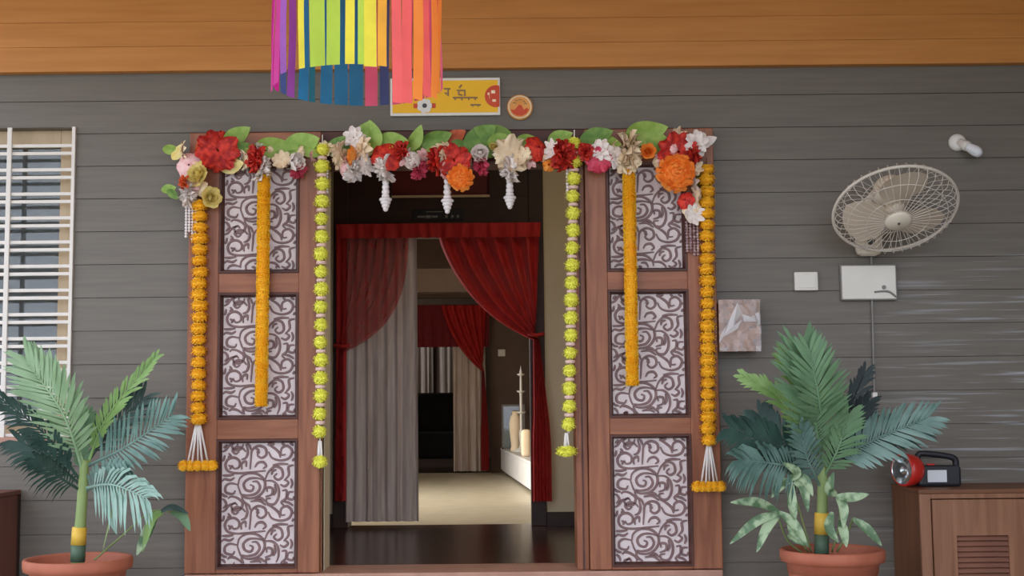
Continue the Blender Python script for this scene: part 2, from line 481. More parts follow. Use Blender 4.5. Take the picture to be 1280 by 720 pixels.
# ---- carved scroll tile (metres, tile TW x TH), drawn once
TWp, THp = 390.0, 310.0
SCR = [
    [(255, 158), (180, 165), (110, 170), (60, 160), (44, 128), (58, 98), (90, 90), (116, 108), (114, 138), (90, 146), (78, 128)],
    [(172, 150), (176, 100), (182, 52), (215, 30), (250, 42), (256, 74), (232, 92), (210, 78), (222, 60)],
    [(130, 150), (128, 122), (150, 110), (152, 138)],
    [(198, 140), (212, 118), (240, 114), (256, 134), (240, 148)],
    [(110, 235), (120, 195), (160, 172), (210, 176), (246, 206), (248, 250), (218, 288), (170, 300), (130, 284), (110, 235)],
    [(246, 206), (205, 196), (165, 200), (140, 225), (150, 255), (180, 262), (190, 240), (172, 230)],
    [(135, 280), (165, 285), (205, 275), (225, 245), (210, 215), (185, 214)],
    [(250, 210), (290, 212), (318, 240), (322, 290), (300, 330), (265, 328), (258, 305), (282, 300)],
    [(254, 292), (286, 280), (288, 250), (262, 246), (262, 268)],
    [(250, 205), (268, 165), (300, 138), (335, 150), (342, 188), (318, 206), (298, 190), (314, 172)],
    [(268, 60), (286, 92), (330, 106), (375, 94), (390, 58), (366, 32), (336, 44), (334, 76), (358, 76)],
    [(262, 22), (300, 44), (322, 66), (330, 92)],
    [(290, 130), (330, 124), (372, 126)],
    [(350, 210), (374, 180), (372, 140), (400, 130)],
    [(330, 230), (352, 240), (372, 222), (356, 206)],
    [(340, 262), (362, 262), (360, 300), (336, 322), (352, 340)],
    [(400, 268), (374, 272), (368, 300), (394, 308), (402, 290)],
    [(108, 228), (70, 222), (46, 238), (48, 268), (84, 276), (96, 258)],
    [(20, 215), (40, 200), (70, 205), (92, 192)],
    [(130, 290), (140, 318), (166, 336), (176, 360)],
    [(60, 300), (74, 290), (104, 296), (134, 322), (124, 354), (92, 360), (76, 338), (94, 322), (108, 336)],
    [(20, 60), (44, 50), (66, 24), (100, 14)],
    [(20, 300), (40, 308), (50, 330), (34, 350)],
    [(150, 60), (130, 40), (100, 36), (80, 52), (96, 70), (116, 58)],
    [(150, 20), (160, 60), (150, 90), (128, 100)],
    [(176, 316), (220, 312), (256, 336)],
    [(20, 110), (34, 100), (40, 76)],
    [(196, 40), (214, 52), (206, 66)], [(60, 128), (72, 138), (66, 150)], [(300, 228), (306, 262), (296, 286)], [(346, 8), (372, 14), (398, 30)], [(24, 180), (52, 182), (90, 178)],
    [(384, 200), (392, 226), (384, 250)], [(24, 262), (36, 284), (58, 290)], [(284, 180), (290, 160), (310, 154)], [(200, 304), (230, 300), (252, 316)], [(60, 66), (70, 82), (56, 86)], [(400, 60), (404, 90), (392, 110)],
]
PWm = 0.375
SC_ = PWm / TWp
def carved(w, h):
    """scroll relief in a w x h panel, local coordinates: x 0..w, z 0..h, face at y = 0, raised to -y"""
    mb = MB()
    sx = w / TWp
    n = int(math.ceil(h / (THp * sx))) + 1
    hw, ht = 0.0059, 0.006
    for rep in range(-1, n):
        for s in SCR:
            pts = catmull([Vector((max(4, min(TWp - 4, p[0] - 20)) * sx, 0, h - 0.01 - (p[1] - 20 + rep * THp) * sx)) for p in s], 5)
            run = []
            runs = []
            for p in pts:
                if 0.006 < p.x < w - 0.006 and 0.006 < p.z < h - 0.006: run.append(p)
                else:
                    if len(run) > 2: runs.append(run)
                    run = []
            if len(run) > 2: runs.append(run)
            for run in runs:
                base = len(mb.v)
                L = len(run)
                for i, p in enumerate(run):
                    t = (run[min(i + 1, L - 1)] - run[max(i - 1, 0)]).normalized()
                    nn = Vector((-t.z, 0, t.x))
                    q = 0.65 + 0.5 * math.sin(PI * min(1, i / max(1, L - 1)))
                    mb.v += [p + nn * hw * q, p + nn * hw * q * 0.6 + Vector((0, -ht, 0)), p - nn * hw * q * 0.6 + Vector((0, -ht, 0)), p - nn * hw * q]
                for i in range(L - 1):
                    for c in range(3):
                        a = base + i * 4 + c
                        mb.f.append((a, a + 1, a + 5, a + 4))
    return mb

def leaf_door(name, x0, x1, ins, lab):
    """ins: list of (px0, px1, py0, py1) inserts"""
    zt = zt_door - 0.012; zb_ = 0.004
    y0, y1 = -0.085, -0.04
    d = sempty(name, ((x0 + x1) / 2, -0.06, 0), lab, 'door')
    rects = []
    xa = sum(at(i[0], (i[2] + i[3]) / 2, y0).x for i in ins) / 3 
    xb = sum(at(i[1], (i[2] + i[3]) / 2, y0).x for i in ins) / 3
    for i in ins:
        xm = (i[0] + i[1]) / 2
        rects.append((at(xm, i[3], y0).z, at(xm, i[2], y0).z))
    MB().box(x0, xa, y0, y1, zb_, zt).build('stile', 'door_wood', d, bevel=0.004)
    MB().box(xb, x1, y0, y1, zb_, zt).build('stile', 'door_wood', d, bevel=0.004)
    edges = [zt] + [z for r in rects for z in (r[1], r[0])] + [zb_]
    for j in range(0, len(edges), 2):
        MB().box(xa, xb, y0 + 0.002, y1, edges[j + 1], edges[j]).build('rail', 'door_wood_rail', d, bevel=0.003)
    w = xb - xa
    m_ = 0.020
    for (za_, zb2) in rects:
        p = MB().box(xa, xb, y1 - 0.012, y1, za_, zb2).build('carved_panel', 'panel_white', d)
        p['label'] = 'white panel with brown carved scrolls'
        # moulding round the panel
        mo = MB()
        a, b, c, e = xa, xb, za_, zb2
        ring = [((a, y0 - 0.004, c), (b, y0 - 0.004, c), (b, y0 - 0.004, e), (a, y0 - 0.004, e)),
                ((a + m_ * 0.5, y0 - 0.004, c + m_ * .5), (b - m_ * .5, y0 - 0.004, c + m_ * .5), (b - m_ * .5, y0 - 0.004, e - m_ * .5), (a + m_ * .5, y0 - 0.004, e - m_ * .5)),
                ((a + m_, y1 - 0.013, c + m_), (b - m_, y1 - 0.013, c + m_), (b - m_, y1 - 0.013, e - m_), (a + m_, y1 - 0.013, e - m_))]
        base = 0
        vs = [q for r_ in ring for q in r_]
        fsx = []
        for rr in range(2):
            for kk in range(4):
                fsx.append((rr * 4 + kk, rr * 4 + (kk + 1) % 4, rr * 4 + 4 + (kk + 1) % 4, rr * 4 + 4 + kk))
        mo.add(vs, fsx).build('moulding', 'dark_wood', p)
        cm = carved(w - 2 * m_ + 0.012, zb2 - za_ - 2 * m_ + 0.012)
        for v in cm.v:
            v += Vector((xa + m_ - 0.006, y1 - 0.012, za_ + m_ - 0.006))
        cm.build('scrollwork', 'scroll_brown', p)
    return d
leaf_door('door_1', dxl, ox0 - 0.004, [(276, 374, 204, 341), (272, 373, 366, 524), (268, 371, 549, 711)],
          'carved entrance door leaf folded back on the side of the barred window')
leaf_door('door_2', jx1 + 0.002, dxr, [(761, 860, 203, 339), (761, 861, 362, 522), (761, 864, 543, 708)],
          'carved entrance door leaf folded back on the side of the wall fan')

# ================================================================== INTERIOR
Y1, Y2, Y3 = 2.20, 8.70, 13.0
HC = 2.75
VX0, VX1 = -2.0, 1.1
fx0 = at(417, 450, Y1).x; fx1 = at(681, 450, Y1).x
o = MB().box(VX0, VX1, 0.24, Y1 + 0.15, -0.1, 0.0).top('floor_vestibule', 'vestibule_floor', (0, 1, 0)); struct(o, 'dark polished floor just inside the entrance', 'floor')
o = MB().box(-3.2, 1.6, Y2 + 0.1, Y3, -0.1, 0.0).top('floor_far', 'vestibule_floor', (0, 11, 0)); struct(o, 'dark floor of the farthest room', 'floor')
o = MB().box(-3.2, 1.6, Y1 + 0.15, Y2 + 0.1, -0.1, 0.0).top('floor_room', 'room_floor', (0, 5, 0)); struct(o, 'pale floor of the inner room', 'floor')
o = MB().box(-3.3, 1.7, 0.2, Y3 + 0.1, HC, HC + 0.1).top('ceiling_inner', 'interior_wall', (0, 4, HC)); struct(o, 'ceiling of the rooms inside the house', 'ceiling')
o = MB().box(VX0 - 0.1, VX0, 0.2, Y1, 0, HC).top('wall_left', 'interior_wall', (VX0, 1, 0)); struct(o, 'left wall of the entrance lobby', 'wall')
o = MB().box(VX1, VX1 + 0.1, 0.2, Y1, 0, HC).top('wall_lobby', 'interior_wall', (VX1, 1, 0)); struct(o, 'right wall of the entrance lobby', 'wall')
w1 = MB().box(-3.2, fx0, Y1, Y1 + 0.15, 0, HC).box(fx1, 1.6, Y1, Y1 + 0.15, 0, HC).box(fx0, fx1, Y1, Y1 + 0.15, 2.55, HC).top('wall_back', 'interior_wall', (0, Y1, 0))
struct(w1, 'grey lobby wall around the curtained inner doorway', 'wall')
bb_ = MB().box(VX0, fx0 - 0.002, Y1 - 0.015, Y1, 0, 0.09).top('baseboard_left', 'frame_dark', (fx0 - 0.3, Y1, 0)); struct(bb_, 'dark skirting board beside the inner doorway', 'baseboard')
bb_ = MB().box(fx1 + 0.002, VX1, Y1 - 0.015, Y1, 0, 0.09).top('baseboard_right', 'frame_dark', (fx1 + 0.3, Y1, 0)); struct(bb_, 'dark skirting board under the grey lobby wall', 'baseboard')
# inner doorway frame
fi = sempty('trim_4', ((fx0 + fx1) / 2, Y1, 0), 'dark brown frame of the curtained inner doorway', 'door frame')
fw = 0.10
ztr = at(550, 247, Y1).z; zcu = at(550, 280, Y1).z
MB().box(fx0, fx0 + fw, Y1 - 0.03, Y1 + 0.17, 0, 2.55).build('post', 'frame_dark', fi, bevel=0.004)
MB().box(fx1 - fw, fx1, Y1 - 0.03, Y1 + 0.17, 0, 2.55).build('post', 'frame_dark', fi, bevel=0.004)
MB().box(fx0 + fw, fx1 - fw, Y1 - 0.03, Y1 + 0.17, zcu - 0.08, ztr).build('head', 'frame_dark', fi, bevel=0.004)
MB().box(fx0 + fw, fx1 - fw, Y1 - 0.03, Y1 + 0.17, 2.48, 2.55).build('head', 'frame_dark', fi, bevel=0.004)
ta = at(490, 230, Y1).x; tb = at(612, 230, Y1).x
MB().box(fx0 + fw, ta, Y1 - 0.02, Y1 + 0.1, ztr, 2.48).build('transom_board', 'frame_dark', fi)
MB().box(tb, fx1 - fw, Y1 - 0.02, Y1 + 0.1, ztr, 2.48).build('transom_board', 'frame_dark', fi)
MB().box(ta, tb, Y1 + 0.02, Y1 + 0.06, ztr, 2.48).build('transom_panel', 'transom_red', fi)
MB().box(ta, tb, Y1 - 0.045, Y1 - 0.02, ztr - 0.006, ztr + 0.010).build('ledge_strip', 'window_wood', fi)
# small dark name plate on the frame head
pc = at(548, 268.5, Y1 - 0.04)
pl = thing('door_plate', (pc.x, Y1 - 0.03, pc.z), 'small dark plate with pale marks above the red curtain', 'sign')
MB().box(pc.x - 0.17, pc.x + 0.17, Y1 - 0.04, Y1 - 0.03, pc.z - 0.036, pc.z + 0.036).build('plate', 'torch_black', pl, bevel=0.002)
lt = MB()
for (a, b, h) in ((-0.14, -0.09, .012), (-0.085, -0.05, .018), (-0.045, -0.005, .012), (0.045, 0.062, .018), (0.085, 0.10, .018), (0.122, 0.138, .018)):
    lt.box(pc.x + a, pc.x + b, Y1 - 0.0425, Y1 - 0.039, pc.z - 0.012 - h / 2, pc.z - 0.012 + h / 2)
lt.box(pc.x - 0.08, pc.x + 0.03, Y1 - 0.0425, Y1 - 0.039, pc.z + 0.018, pc.z + 0.023)
lt.build('lettering', 'conduit', pl)

# second wall and doorway
s_x1 = at(613, 480, Y2).x; s_x0 = at(470, 480, Y2).x; s_zt = at(560, 372, Y2).z
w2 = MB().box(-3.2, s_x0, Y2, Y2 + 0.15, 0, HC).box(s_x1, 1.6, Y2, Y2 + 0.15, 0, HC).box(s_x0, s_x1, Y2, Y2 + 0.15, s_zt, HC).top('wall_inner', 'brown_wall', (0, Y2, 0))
struct(w2, 'brown far wall of the inner room with a second doorway', 'wall')
# inner room side walls; the left one has a window that lets the daylight in
WY0, WY1 = 3.1, 5.6
wl = MB().box(-3.3, -3.2, Y1, WY0, 0, HC).box(-3.3, -3.2, WY1, Y3, 0, HC).box(-3.3, -3.2, WY0, WY1, 0, 0.5).box(-3.3, -3.2, WY0, WY1, 2.3, HC).top('wall_room', 'interior_wall', (-3.2, 5, 0))
struct(wl, 'left wall of the inner room with a tall window', 'wall')
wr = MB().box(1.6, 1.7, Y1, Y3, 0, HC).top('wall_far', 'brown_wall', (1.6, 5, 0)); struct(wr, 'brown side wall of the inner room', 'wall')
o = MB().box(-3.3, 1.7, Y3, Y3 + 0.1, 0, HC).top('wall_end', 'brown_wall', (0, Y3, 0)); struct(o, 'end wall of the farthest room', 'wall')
L = bpy.data.lights.new('window_and_fill_light', 'AREA'); L.shape = 'RECTANGLE'; L.size = WY1 - WY0; L.size_y = 1.8; L.energy = 42; L.spread = math.radians(105); L.color = (1.0, 0.97, 0.92)
Lo = bpy.data.objects.new('window_and_fill_light', L); COL.objects.link(Lo)
Lo.location = (-3.34, (WY0 + WY1) / 2, 1.4); Lo.rotation_euler = (0, -PI / 2 + 0.25, 0)

cl = thing('added_lobby_lamp', (0.55, 0.75, HC - 0.07), 'added round lamp, out of view, brightening the entrance lobby', 'lamp')  # added lamp, never in view, to lift the lobby wall and curtains
MB().lathe((0.55, 0.75, HC - 0.03), [(0, 0), (0.17, 0), (0.18, 0.012), (0.18, 0.03), (0, 0.03)], 32).build('base', 'white_paint', cl)
mat('added_lamp_glow', (255, 232, 200), 0.5)
_b = MATS['added_lamp_glow'].node_tree.nodes['Principled BSDF']
_b.inputs['Emission Color'].default_value = (1.0, 0.84, 0.62, 1); _b.inputs['Emission Strength'].default_value = 7.5
MB().lathe((0.55, 0.75, HC - 0.03), [(0.16, 0), (0.15, -0.02), (0.09, -0.037), (0, -0.042)], 32).build('diffuser', 'added_lamp_glow', cl, smooth=True)
far_fill = bpy.data.lights.new('window_and_fill_light', 'AREA'); far_fill.shape = 'RECTANGLE'; far_fill.size = 1.2; far_fill.size_y = 1.2; far_fill.energy = 8; far_fill.color = (0.95, 0.98, 1.0)  # added fill light for the far curtains; the wall has no window here
far_fill_o = bpy.data.objects.new('window_and_fill_light', far_fill); COL.objects.link(far_fill_o)
far_fill_o.location = (-3.18, 11.6, 1.5); far_fill_o.rotation_euler = (0, -PI / 2, 0)
# beam seen through the first doorway
bz0 = at(545, 366, Y2 - 1.5).z; bz1 = at(545, 337, Y2 - 1.5).z
o = MB().box(-3.2, 1.6, Y2 - 1.6, Y2 - 1.4, bz0, bz1).top('trim_5', 'brown_wall', (0, Y2 - 1.5, bz0)); struct(o, 'dull brown beam across the inner room', 'beam')

# ---- curtains
def curtain_panel(px0, px1, pyt, pyb, Y, folds, amp, flare=0.0):
    a = at(px0, pyt, Y); b = at(px1, pyt, Y); zb2 = at((px0 + px1) / 2, pyb, Y).z
    zt = (a.z + b.z) / 2
    ph = random.random() * 6
    def fn(u, v):
        x = a.x + (b.x - a.x) * u
        w = 0.4 + 0.6 * v
        return (x + 0.01 * v * math.sin(u * 17 + ph) + flare * (u - .5) * v, Y + amp * w * (math.sin(u * folds * 2 * PI + ph) + 0.4 * math.sin(u * folds * 3.3 * PI + ph * 2)), zt + (zb2 - zt) * v)
    return MB().grid(fn, int(folds * 10), 10)
def swag(xs_top, zt, tie, inner, Y, bottom_z, hang_x, hang_w, folds, amp, sag, bow=1.1):
    """gathered half curtain: top edge spread, drawn to the tie, then falling straight"""
    def fn(u, v):
        xt = xs_top[0] + (xs_top[1] - xs_top[0]) * u      # u = 0 is the outer edge by the tie
        if v < 0.6:
            t = v / 0.6
            s = t * t * (3 - 2 * t)
            # strand eases to the tie, the inner strands belly down
            x = xt + (tie[0] - xt) * (t ** (1.0 + bow * u))
            z = zt + (tie[1] - zt) * (t ** (1.0 - 0.23 * bow * u)) - sag * u * math.sin(PI * t) * 0.5
            z += (u - 0.5) * 0.10 * s * -1
            x += 0
            a = amp * (1 - 0.5 * s)
        else:
            t = (v - 0.6) / 0.4
            x = tie[0] + (hang_x - tie[0]) * min(1, t * 2) + (u - 0.5) * hang_w * min(1, 0.35 + t)
            z = tie[1] - (u - 0.5) * 0.10 * (1 - t) + (bottom_z - tie[1]) * t
            a = amp * 0.6
        return (x, Y + a * math.sin(u * folds * 2 * PI) - 0.02, z)
    return MB().grid(fn, 70, 40)
YC = Y1 - 0.06
ct = at(550, 281, YC).z
# rod
rl = at(420, 284, YC); rr = at(676, 284, YC)
rod = MB().tube([(rl.x, YC, ct - 0.02), (rr.x, YC, ct - 0.02)], 0.014, 10).top('curtain_rod', 'frame_dark', ((rl.x + rr.x) / 2, YC, ct - 0.02), smooth=True)
tag(rod, 'rod across the inner doorway carrying the red curtains', 'curtain rod')
# the red curtain: valance, thin side drop, sheer swag and heavy swag
c1 = thing('red_curtain', (rl.x, YC, 0), 'sheer red curtain tied back beside the grey curtain, first doorway', 'curtain')
t1 = at(429, 432, YC); zb1 = at(425, 626, YC).z
swag((at(432, 300, YC).x, at(511, 300, YC).x), ct - 0.06, (t1.x, t1.z), None, YC - 0.03, zb1, at(426, 500, YC).x, 0.06, 7, 0.018, 0.12).build('swag', 'curtain_sheer_red', c1, smooth=True)
curtain_panel(420, 433, 284, 626, YC - 0.02, 2, 0.012).build('side_drop', 'curtain_red', c1, smooth=True)
MB().tube([(t1.x - 0.05, YC - 0.06, t1.z), (t1.x, YC - 0.075, t1.z - 0.01), (t1.x + 0.05, YC - 0.06, t1.z)], 0.012, 8).build('tie_band', 'curtain_red', c1, smooth=True)
c2 = thing('red_curtain', (rr.x, YC, 0), 'heavy red curtain drawn aside and tied, no grey curtain beside it', 'curtain')
t2 = at(670, 418, YC); zb2 = at(676, 626, YC).z
swag((at(674, 300, YC).x, at(548, 300, YC).x), ct - 0.06, (t2.x, t2.z), None, YC - 0.03, zb2, at(676, 520, YC).x, 0.13, 6, 0.03, 0.16, 0.35).build('swag', 'curtain_red', c2, smooth=True)
MB().tube([(t2.x - 0.06, YC - 0.06, t2.z), (t2.x, YC - 0.085, t2.z - 0.01), (t2.x + 0.05, YC - 0.05, t2.z)], 0.012, 8).build('tie_band', 'curtain_red', c2, smooth=True)
v1 = curtain_panel(420, 676, 279, 297, YC - 0.105, 14, 0.010).top('curtain_valance', 'curtain_red', ((rl.x + rr.x) / 2, YC - 0.04, ct), smooth=True)
tag(v1, 'narrow red valance running along the top of the first inner doorway', 'valance')
g1 = curtain_panel(434, 521, 297, 652, YC + 0.015, 7, 0.016)
for v in g1.v: v.z = max(v.z, 0.012)
g1 = g1.top('grey_curtain', 'curtain_grey', (at(478, 640, YC).x, YC, 0), smooth=True)
tag(g1, 'long pale grey curtain hanging to the floor behind sheer red swag', 'curtain')
# second doorway curtains
YD = Y2 - 0.06
mat('curtain_maroon', (104, 18, 26), 0.8, (120, 26, 32), 30.0)
v2 = curtain_panel(470, 612, 381, 434, YD - 0.03, 12, 0.012).top('curtain_valance', 'curtain_maroon', (at(545, 381, YD).x, YD, 2), smooth=True)
tag(v2, 'deep dark red valance over the second, farther doorway', 'valance')
c3 = thing('red_curtain', (at(606, 500, YD).x, YD, 0), 'small red curtain tied back at the farther doorway', 'curtain')
t3 = at(604, 460, YD)
swag((at(608, 390, YD).x, at(552, 390, YD).x), at(590, 382, YD).z, (t3.x, t3.z), None, YD - 0.05, at(606, 588, YD).z, at(606, 520, YD).x, 0.09, 5, 0.03, 0.12, 0.3).build('swag', 'curtain_red', c3, smooth=True)
g2 = curtain_panel(566, 606, 382, 589, YD, 5, 0.025).top('grey_curtain', 'curtain_grey', (at(586, 585, YD).x, YD, 0), smooth=True)
tag(g2, 'grey curtain bunched at the side of the farther doorway', 'curtain')
YE = 12.95
g3 = curtain_panel(505, 541, 403, 505, YE, 5, 0.02).top('grey_curtain', 'curtain_grey', (at(523, 500, YE).x, YE, at(523, 505, YE).z), smooth=True)
tag(g3, 'short grey window curtain in the farthest room, over the armchair', 'curtain')
g4 = curtain_panel(548, 600, 403, 505, YE, 6, 0.02).top('grey_curtain', 'curtain_grey', (at(572, 500, YE).x, YE, at(572, 505, YE).z), smooth=True)
tag(g4, 'short grey window curtain in the farthest room, beside the doorway curtain', 'curtain')
rod2 = MB().tube([(at(500, 404, YE).x, YE, at(523, 404, YE).z), (at(604, 404, YE).x, YE, at(523, 404, YE).z)], 0.012, 8).top('curtain_rod', 'frame_dark', (at(550, 404, YE).x, YE, at(550, 404, YE).z))
tag(rod2, 'rod holding the short grey curtains in the farthest room', 'curtain rod')
# dark armchair in the far room
ax = at(540, 560, 10.2).x
ac = thing('armchair', (ax, 10.2, 0), 'black armchair standing in the dark farthest room', 'chair')
MB().box(ax - 0.38, ax + 0.38, 9.85, 10.5, 0.12, 0.45).build('seat', 'black_cloth', ac, bevel=0.05)
MB().box(ax - 0.38, ax + 0.38, 10.4, 10.6, 0.35, 0.95).build('backrest', 'black_cloth', ac, bevel=0.06)
for s in (-1, 1):
    MB().box(ax + s * 0.43 - 0.07, ax + s * 0.43 + 0.07, 9.85, 10.55, 0.10, 0.62).build('armrest', 'black_cloth', ac, bevel=0.04)
    for yy in (9.92, 10.48):
        MB().lathe((ax + s * 0.4, yy, 0), [(0, 0), (0.02, 0), (0.028, 0.12), (0, 0.12)], 10).build('leg', 'frame_dark', ac)

# ---- white ledge unit with things on it
def floor_at(px, py):
    d = _f * F + _r * (px - 640) + _u * (360 - py)
    t = -CAM.z / d.z
    return CAM + d * t
p1 = floor_at(661, 617); p2 = floor_at(621, 588)
dirv = (p2 - p1); dirv.z = 0; ln = dirv.length; dirv.normalize()
nrm = Vector((dirv.y, -dirv.x, 0))
if nrm.x < 0: nrm = -nrm
p1 = p1 - dirv * 1.2; ln += 1.2
ln = min(ln, (Y2 - 0.08 - p1.y) / dirv.y)
HL = 0.29; DL = 0.55
def obox(mb, s0, s1, d0, d1, z0, z1):
    q = []
    for z in (z0, z1):
        for (s, d) in ((s0, d0), (s1, d0), (s1, d1), (s0, d1)):
            v = p1 + dirv * s + nrm * d
            q.append((v.x, v.y, z))
    mb.add(q, [(0, 3, 2, 1), (4, 5, 6, 7), (0, 1, 5, 4), (1, 2, 6, 5), (2, 3, 7, 6), (3, 0, 4, 7)])
    return mb
lu = thing('low_cabinet', p1 + dirv * ln / 2 + nrm * DL / 2, 'long low white cabinet along the inner room', 'cabinet')
lu.location.z = 0
obox(MB(), 0, ln, 0.02, DL, 0.03, HL - 0.025).build('body', 'white_paint', lu)
obox(MB(), -0.01, ln + 0.01, 0, DL + 0.01, HL - 0.025, HL).build('top', 'white_paint', lu)
for i in range(4):
    obox(MB(), ln * i / 4 + 0.008, ln * (i + 1) / 4 - 0.008, 0.004, 0.022, 0.05, HL - 0.03).build('drawer', 'white_paint', lu)
obox(MB(), 0.02, ln - 0.02, 0.05, DL - 0.02, 0, 0.03).build('plinth', 'frame_dark', lu)
# objects on it
def on_ledge(s, d): 
    v = p1 + dirv * s + nrm * d; return Vector((v.x, v.y, HL))
def proj(p):
    d = p - CAM
    return 640 + F * d.dot(_r) / d.dot(_f)
def on_ledge_px(px, d):
    best = min((abs(proj(on_ledge(ln * k / 400, d)) - px), k) for k in range(8, 392))
    return on_ledge(ln * best[1] / 400, d)
b0 = on_ledge(ln - 0.26, 0.13)
gc = thing('glass_case', b0, 'small glass display case at the far end of the white cabinet', 'display case')
for (sx, sy) in ((-1, -1), (1, -1), (1, 1), (-1, 1)):
    MB().box(b0.x + sx * 0.12 - 0.01, b0.x + sx * 0.12 + 0.01, b0.y + sy * 0.15 - 0.01, b0.y + sy * 0.15 + 0.01, HL, HL + 0.48).build('post', 'conduit', gc)
MB().box(b0.x - 0.13, b0.x + 0.13, b0.y - 0.16, b0.y + 0.16, HL + 0.48, HL + 0.5).build('lid', 'conduit', gc)
MB().box(b0.x - 0.13, b0.x + 0.13, b0.y - 0.16, b0.y + 0.16, HL, HL + 0.02).build('base', 'conduit', gc)
MB().box(b0.x - 0.12, b0.x + 0.12, b0.y - 0.155, b0.y - 0.150, HL + 0.02, HL + 0.48).build('pane', 'glass', gc)
b1 = on_ledge_px(645, 0.09)
vs = MB().lathe(b1, [(0, 0), (0.055, 0), (0.06, 0.02), (0.05, 0.05), (0.066, 0.2), (0.07, 0.3), (0.055, 0.37), (0.036, 0.4), (0.042, 0.43), (0.034, 0.42), (0, 0.38)], 20).top('vase', 'fl_cream', b1, smooth=True)
tag(vs, 'stout cream vase standing on the white cabinet', 'vase')
b2 = on_ledge_px(652, 0.13)
cs = thing('oil_lamp', b2, 'tall slender tiered lamp stand on the white cabinet', 'lamp')
MB().lathe(b2, [(0, 0), (0.08, 0), (0.08, 0.015), (0.03, 0.04), (0.018, 0.08), (0.026, 0.2), (0.015, 0.25), (0.015, 0.6), (0.02, 0.62), (0, 0.62)], 16).build('column', 'plate_white', cs, smooth=True)
for h in (0.4, 0.62, 0.8):
    MB().lathe(b2 + Vector((0, 0, h)), [(0.012, 0), (0.05 - h * 0.02, 0.01), (0.06 - h * 0.02, 0.025), (0.03, 0.02), (0.0, 0.02)], 16).build('tier', 'plate_white', cs, smooth=True)
MB().lathe(b2 + Vector((0, 0, 0.62)), [(0.014, 0), (0.011, 0.18), (0.02, 0.2), (0.008, 0.25), (0, 0.3)], 12).build('spire', 'plate_white', cs, smooth=True)
b3 = on_ledge_px(658, 0.07)
bx_ = MB().box(b3.x - 0.05, b3.x + 0.05, b3.y - 0.05, b3.y + 0.05, HL, HL + 0.26).top('candle', 'fl_cream', b3, bevel=0.03, smooth=True)
tag(bx_, 'thick cream pillar candle beside the tiered lamp stand', 'candle')
# switch on the far wall
sc_ = at(627, 441, Y2 - 0.01)
sp = thing('light_switch', (sc_.x, Y2, sc_.z), 'small white light switch on the brown far wall', 'switch')
MB().box(sc_.x - 0.042, sc_.x + 0.042, Y2 - 0.012, Y2, sc_.z - 0.04, sc_.z + 0.04).build('plate', 'plate_white', sp, bevel=0.004)
MB().box(sc_.x - 0.014, sc_.x + 0.014, Y2 - 0.018, Y2 - 0.011, sc_.z - 0.02, sc_.z + 0.02).build('rocker', 'white_paint', sp, bevel=0.003)

# ================================================================== WALL SIGNS
YS = -0.02
PXS = 254.0
s0 = at(488, 98, YS); s1 = at(625, 98, YS); s2 = at(556, 145, YS); s3 = at(556, 98, YS)
sg = thing('name_board', ((s0.x + s1.x) / 2, -0.012, s2.z), 'yellow name board with white border above the doorway', 'sign')
sx0, sx1, sz0, sz1 = s0.x, s1.x, s2.z, s3.z
mat('sign_yellow', (244, 184, 16), 0.45, (248, 194, 30), 4.0)
mat('sign_grey', (150, 118, 84), 0.5, (160, 126, 92), 4.0)
mat('sign_red', (206, 70, 36), 0.5, (216, 84, 46), 10.0)
mat('sticker_orange', (226, 150, 72), 0.5, (236, 170, 92), 16.0)
MB().box(sx0, sx1, -0.030, -0.012, sz0, sz1).build('board', 'white_paint', sg, bevel=0.003)
MB().box(sx0 + 0.012, sx1 - 0.012, -0.0325, -0.029, sz0 + 0.014, sz1 - 0.014).build('face', 'sign_yellow', sg)
def disc(mb, cx, cz, r, y, n=28, x1=None):
    vs = [(cx, y, cz)]; 
    for k in range(n):
        x = cx + r * math.cos(2 * PI * k / n)
        if x1 is not None: x = min(x, x1)
        vs.append((x, y, cz + r * math.sin(2 * PI * k / n)))
    return mb.add(vs, [(0, 1 + (k + 1) % n, 1 + k) for k in range(n)])
ec = at(620, 121, YS)
e = disc(MB(), ec.x, ec.z, 0.056, -0.0335, x1=sx1 - 0.003).build('emblem', 'sign_red', sg); e['label'] = 'red round emblem'
mk = MB()
for (a, b, c, d_) in ((-0.012, 0.014, 0.02, 0.016), (-0.02, -0.01, -0.002, 0.03), (-0.006, -0.028, 0.018, 0.012), (-0.03, 0.006, 0.008, 0.012)):
    mk.box(ec.x - 0.012 + a, ec.x - 0.012 + a + c, -0.0345, -0.0333, ec.z + b, ec.z + b + d_)
mk.build('figure', 'fl_cream', e)
ec2 = at(494, 122, YS)
MB().box(ec2.x - 0.012, ec2.x + 0.014, -0.034, -0.0322, ec2.z - 0.035, ec2.z - 0.012).box(ec2.x - 0.01, ec2.x + 0.012, -0.034, -0.0322, ec2.z + 0.01, ec2.z + 0.03).build('corner_mark', 'sign_red', sg)
lt = MB()
def stroke(pts, w=2.4):
    q = [at(p[0], p[1], -0.034) for p in pts]
    for a, b in zip(q[:-1], q[1:]):
        lt.tube([(a.x, -0.0325, a.z), (b.x, -0.0325, b.z)], w / 254 / 2, 6)
for s in ([(555, 111), (563, 111)], [(560, 111), (560, 120)], [(556, 116), (560, 118)],
          [(571, 113), (582, 113)], [(577, 106), (574, 110)], [(574, 113), (573, 118), (578, 119)], [(581, 113), (581, 120)],
          [(566, 122), (597, 122)], [(569, 122), (569, 125)], [(576, 122), (578, 125)], [(586, 122), (586, 125)], [(594, 122), (594, 125)],
          [(588, 131), (601, 131)], [(591, 131), (591, 133)], [(597, 131), (598, 133)]):
    stroke(s)
lt.build('lettering', 'sign_grey', sg)
fc = at(531, 133, YS)
fm = MB()
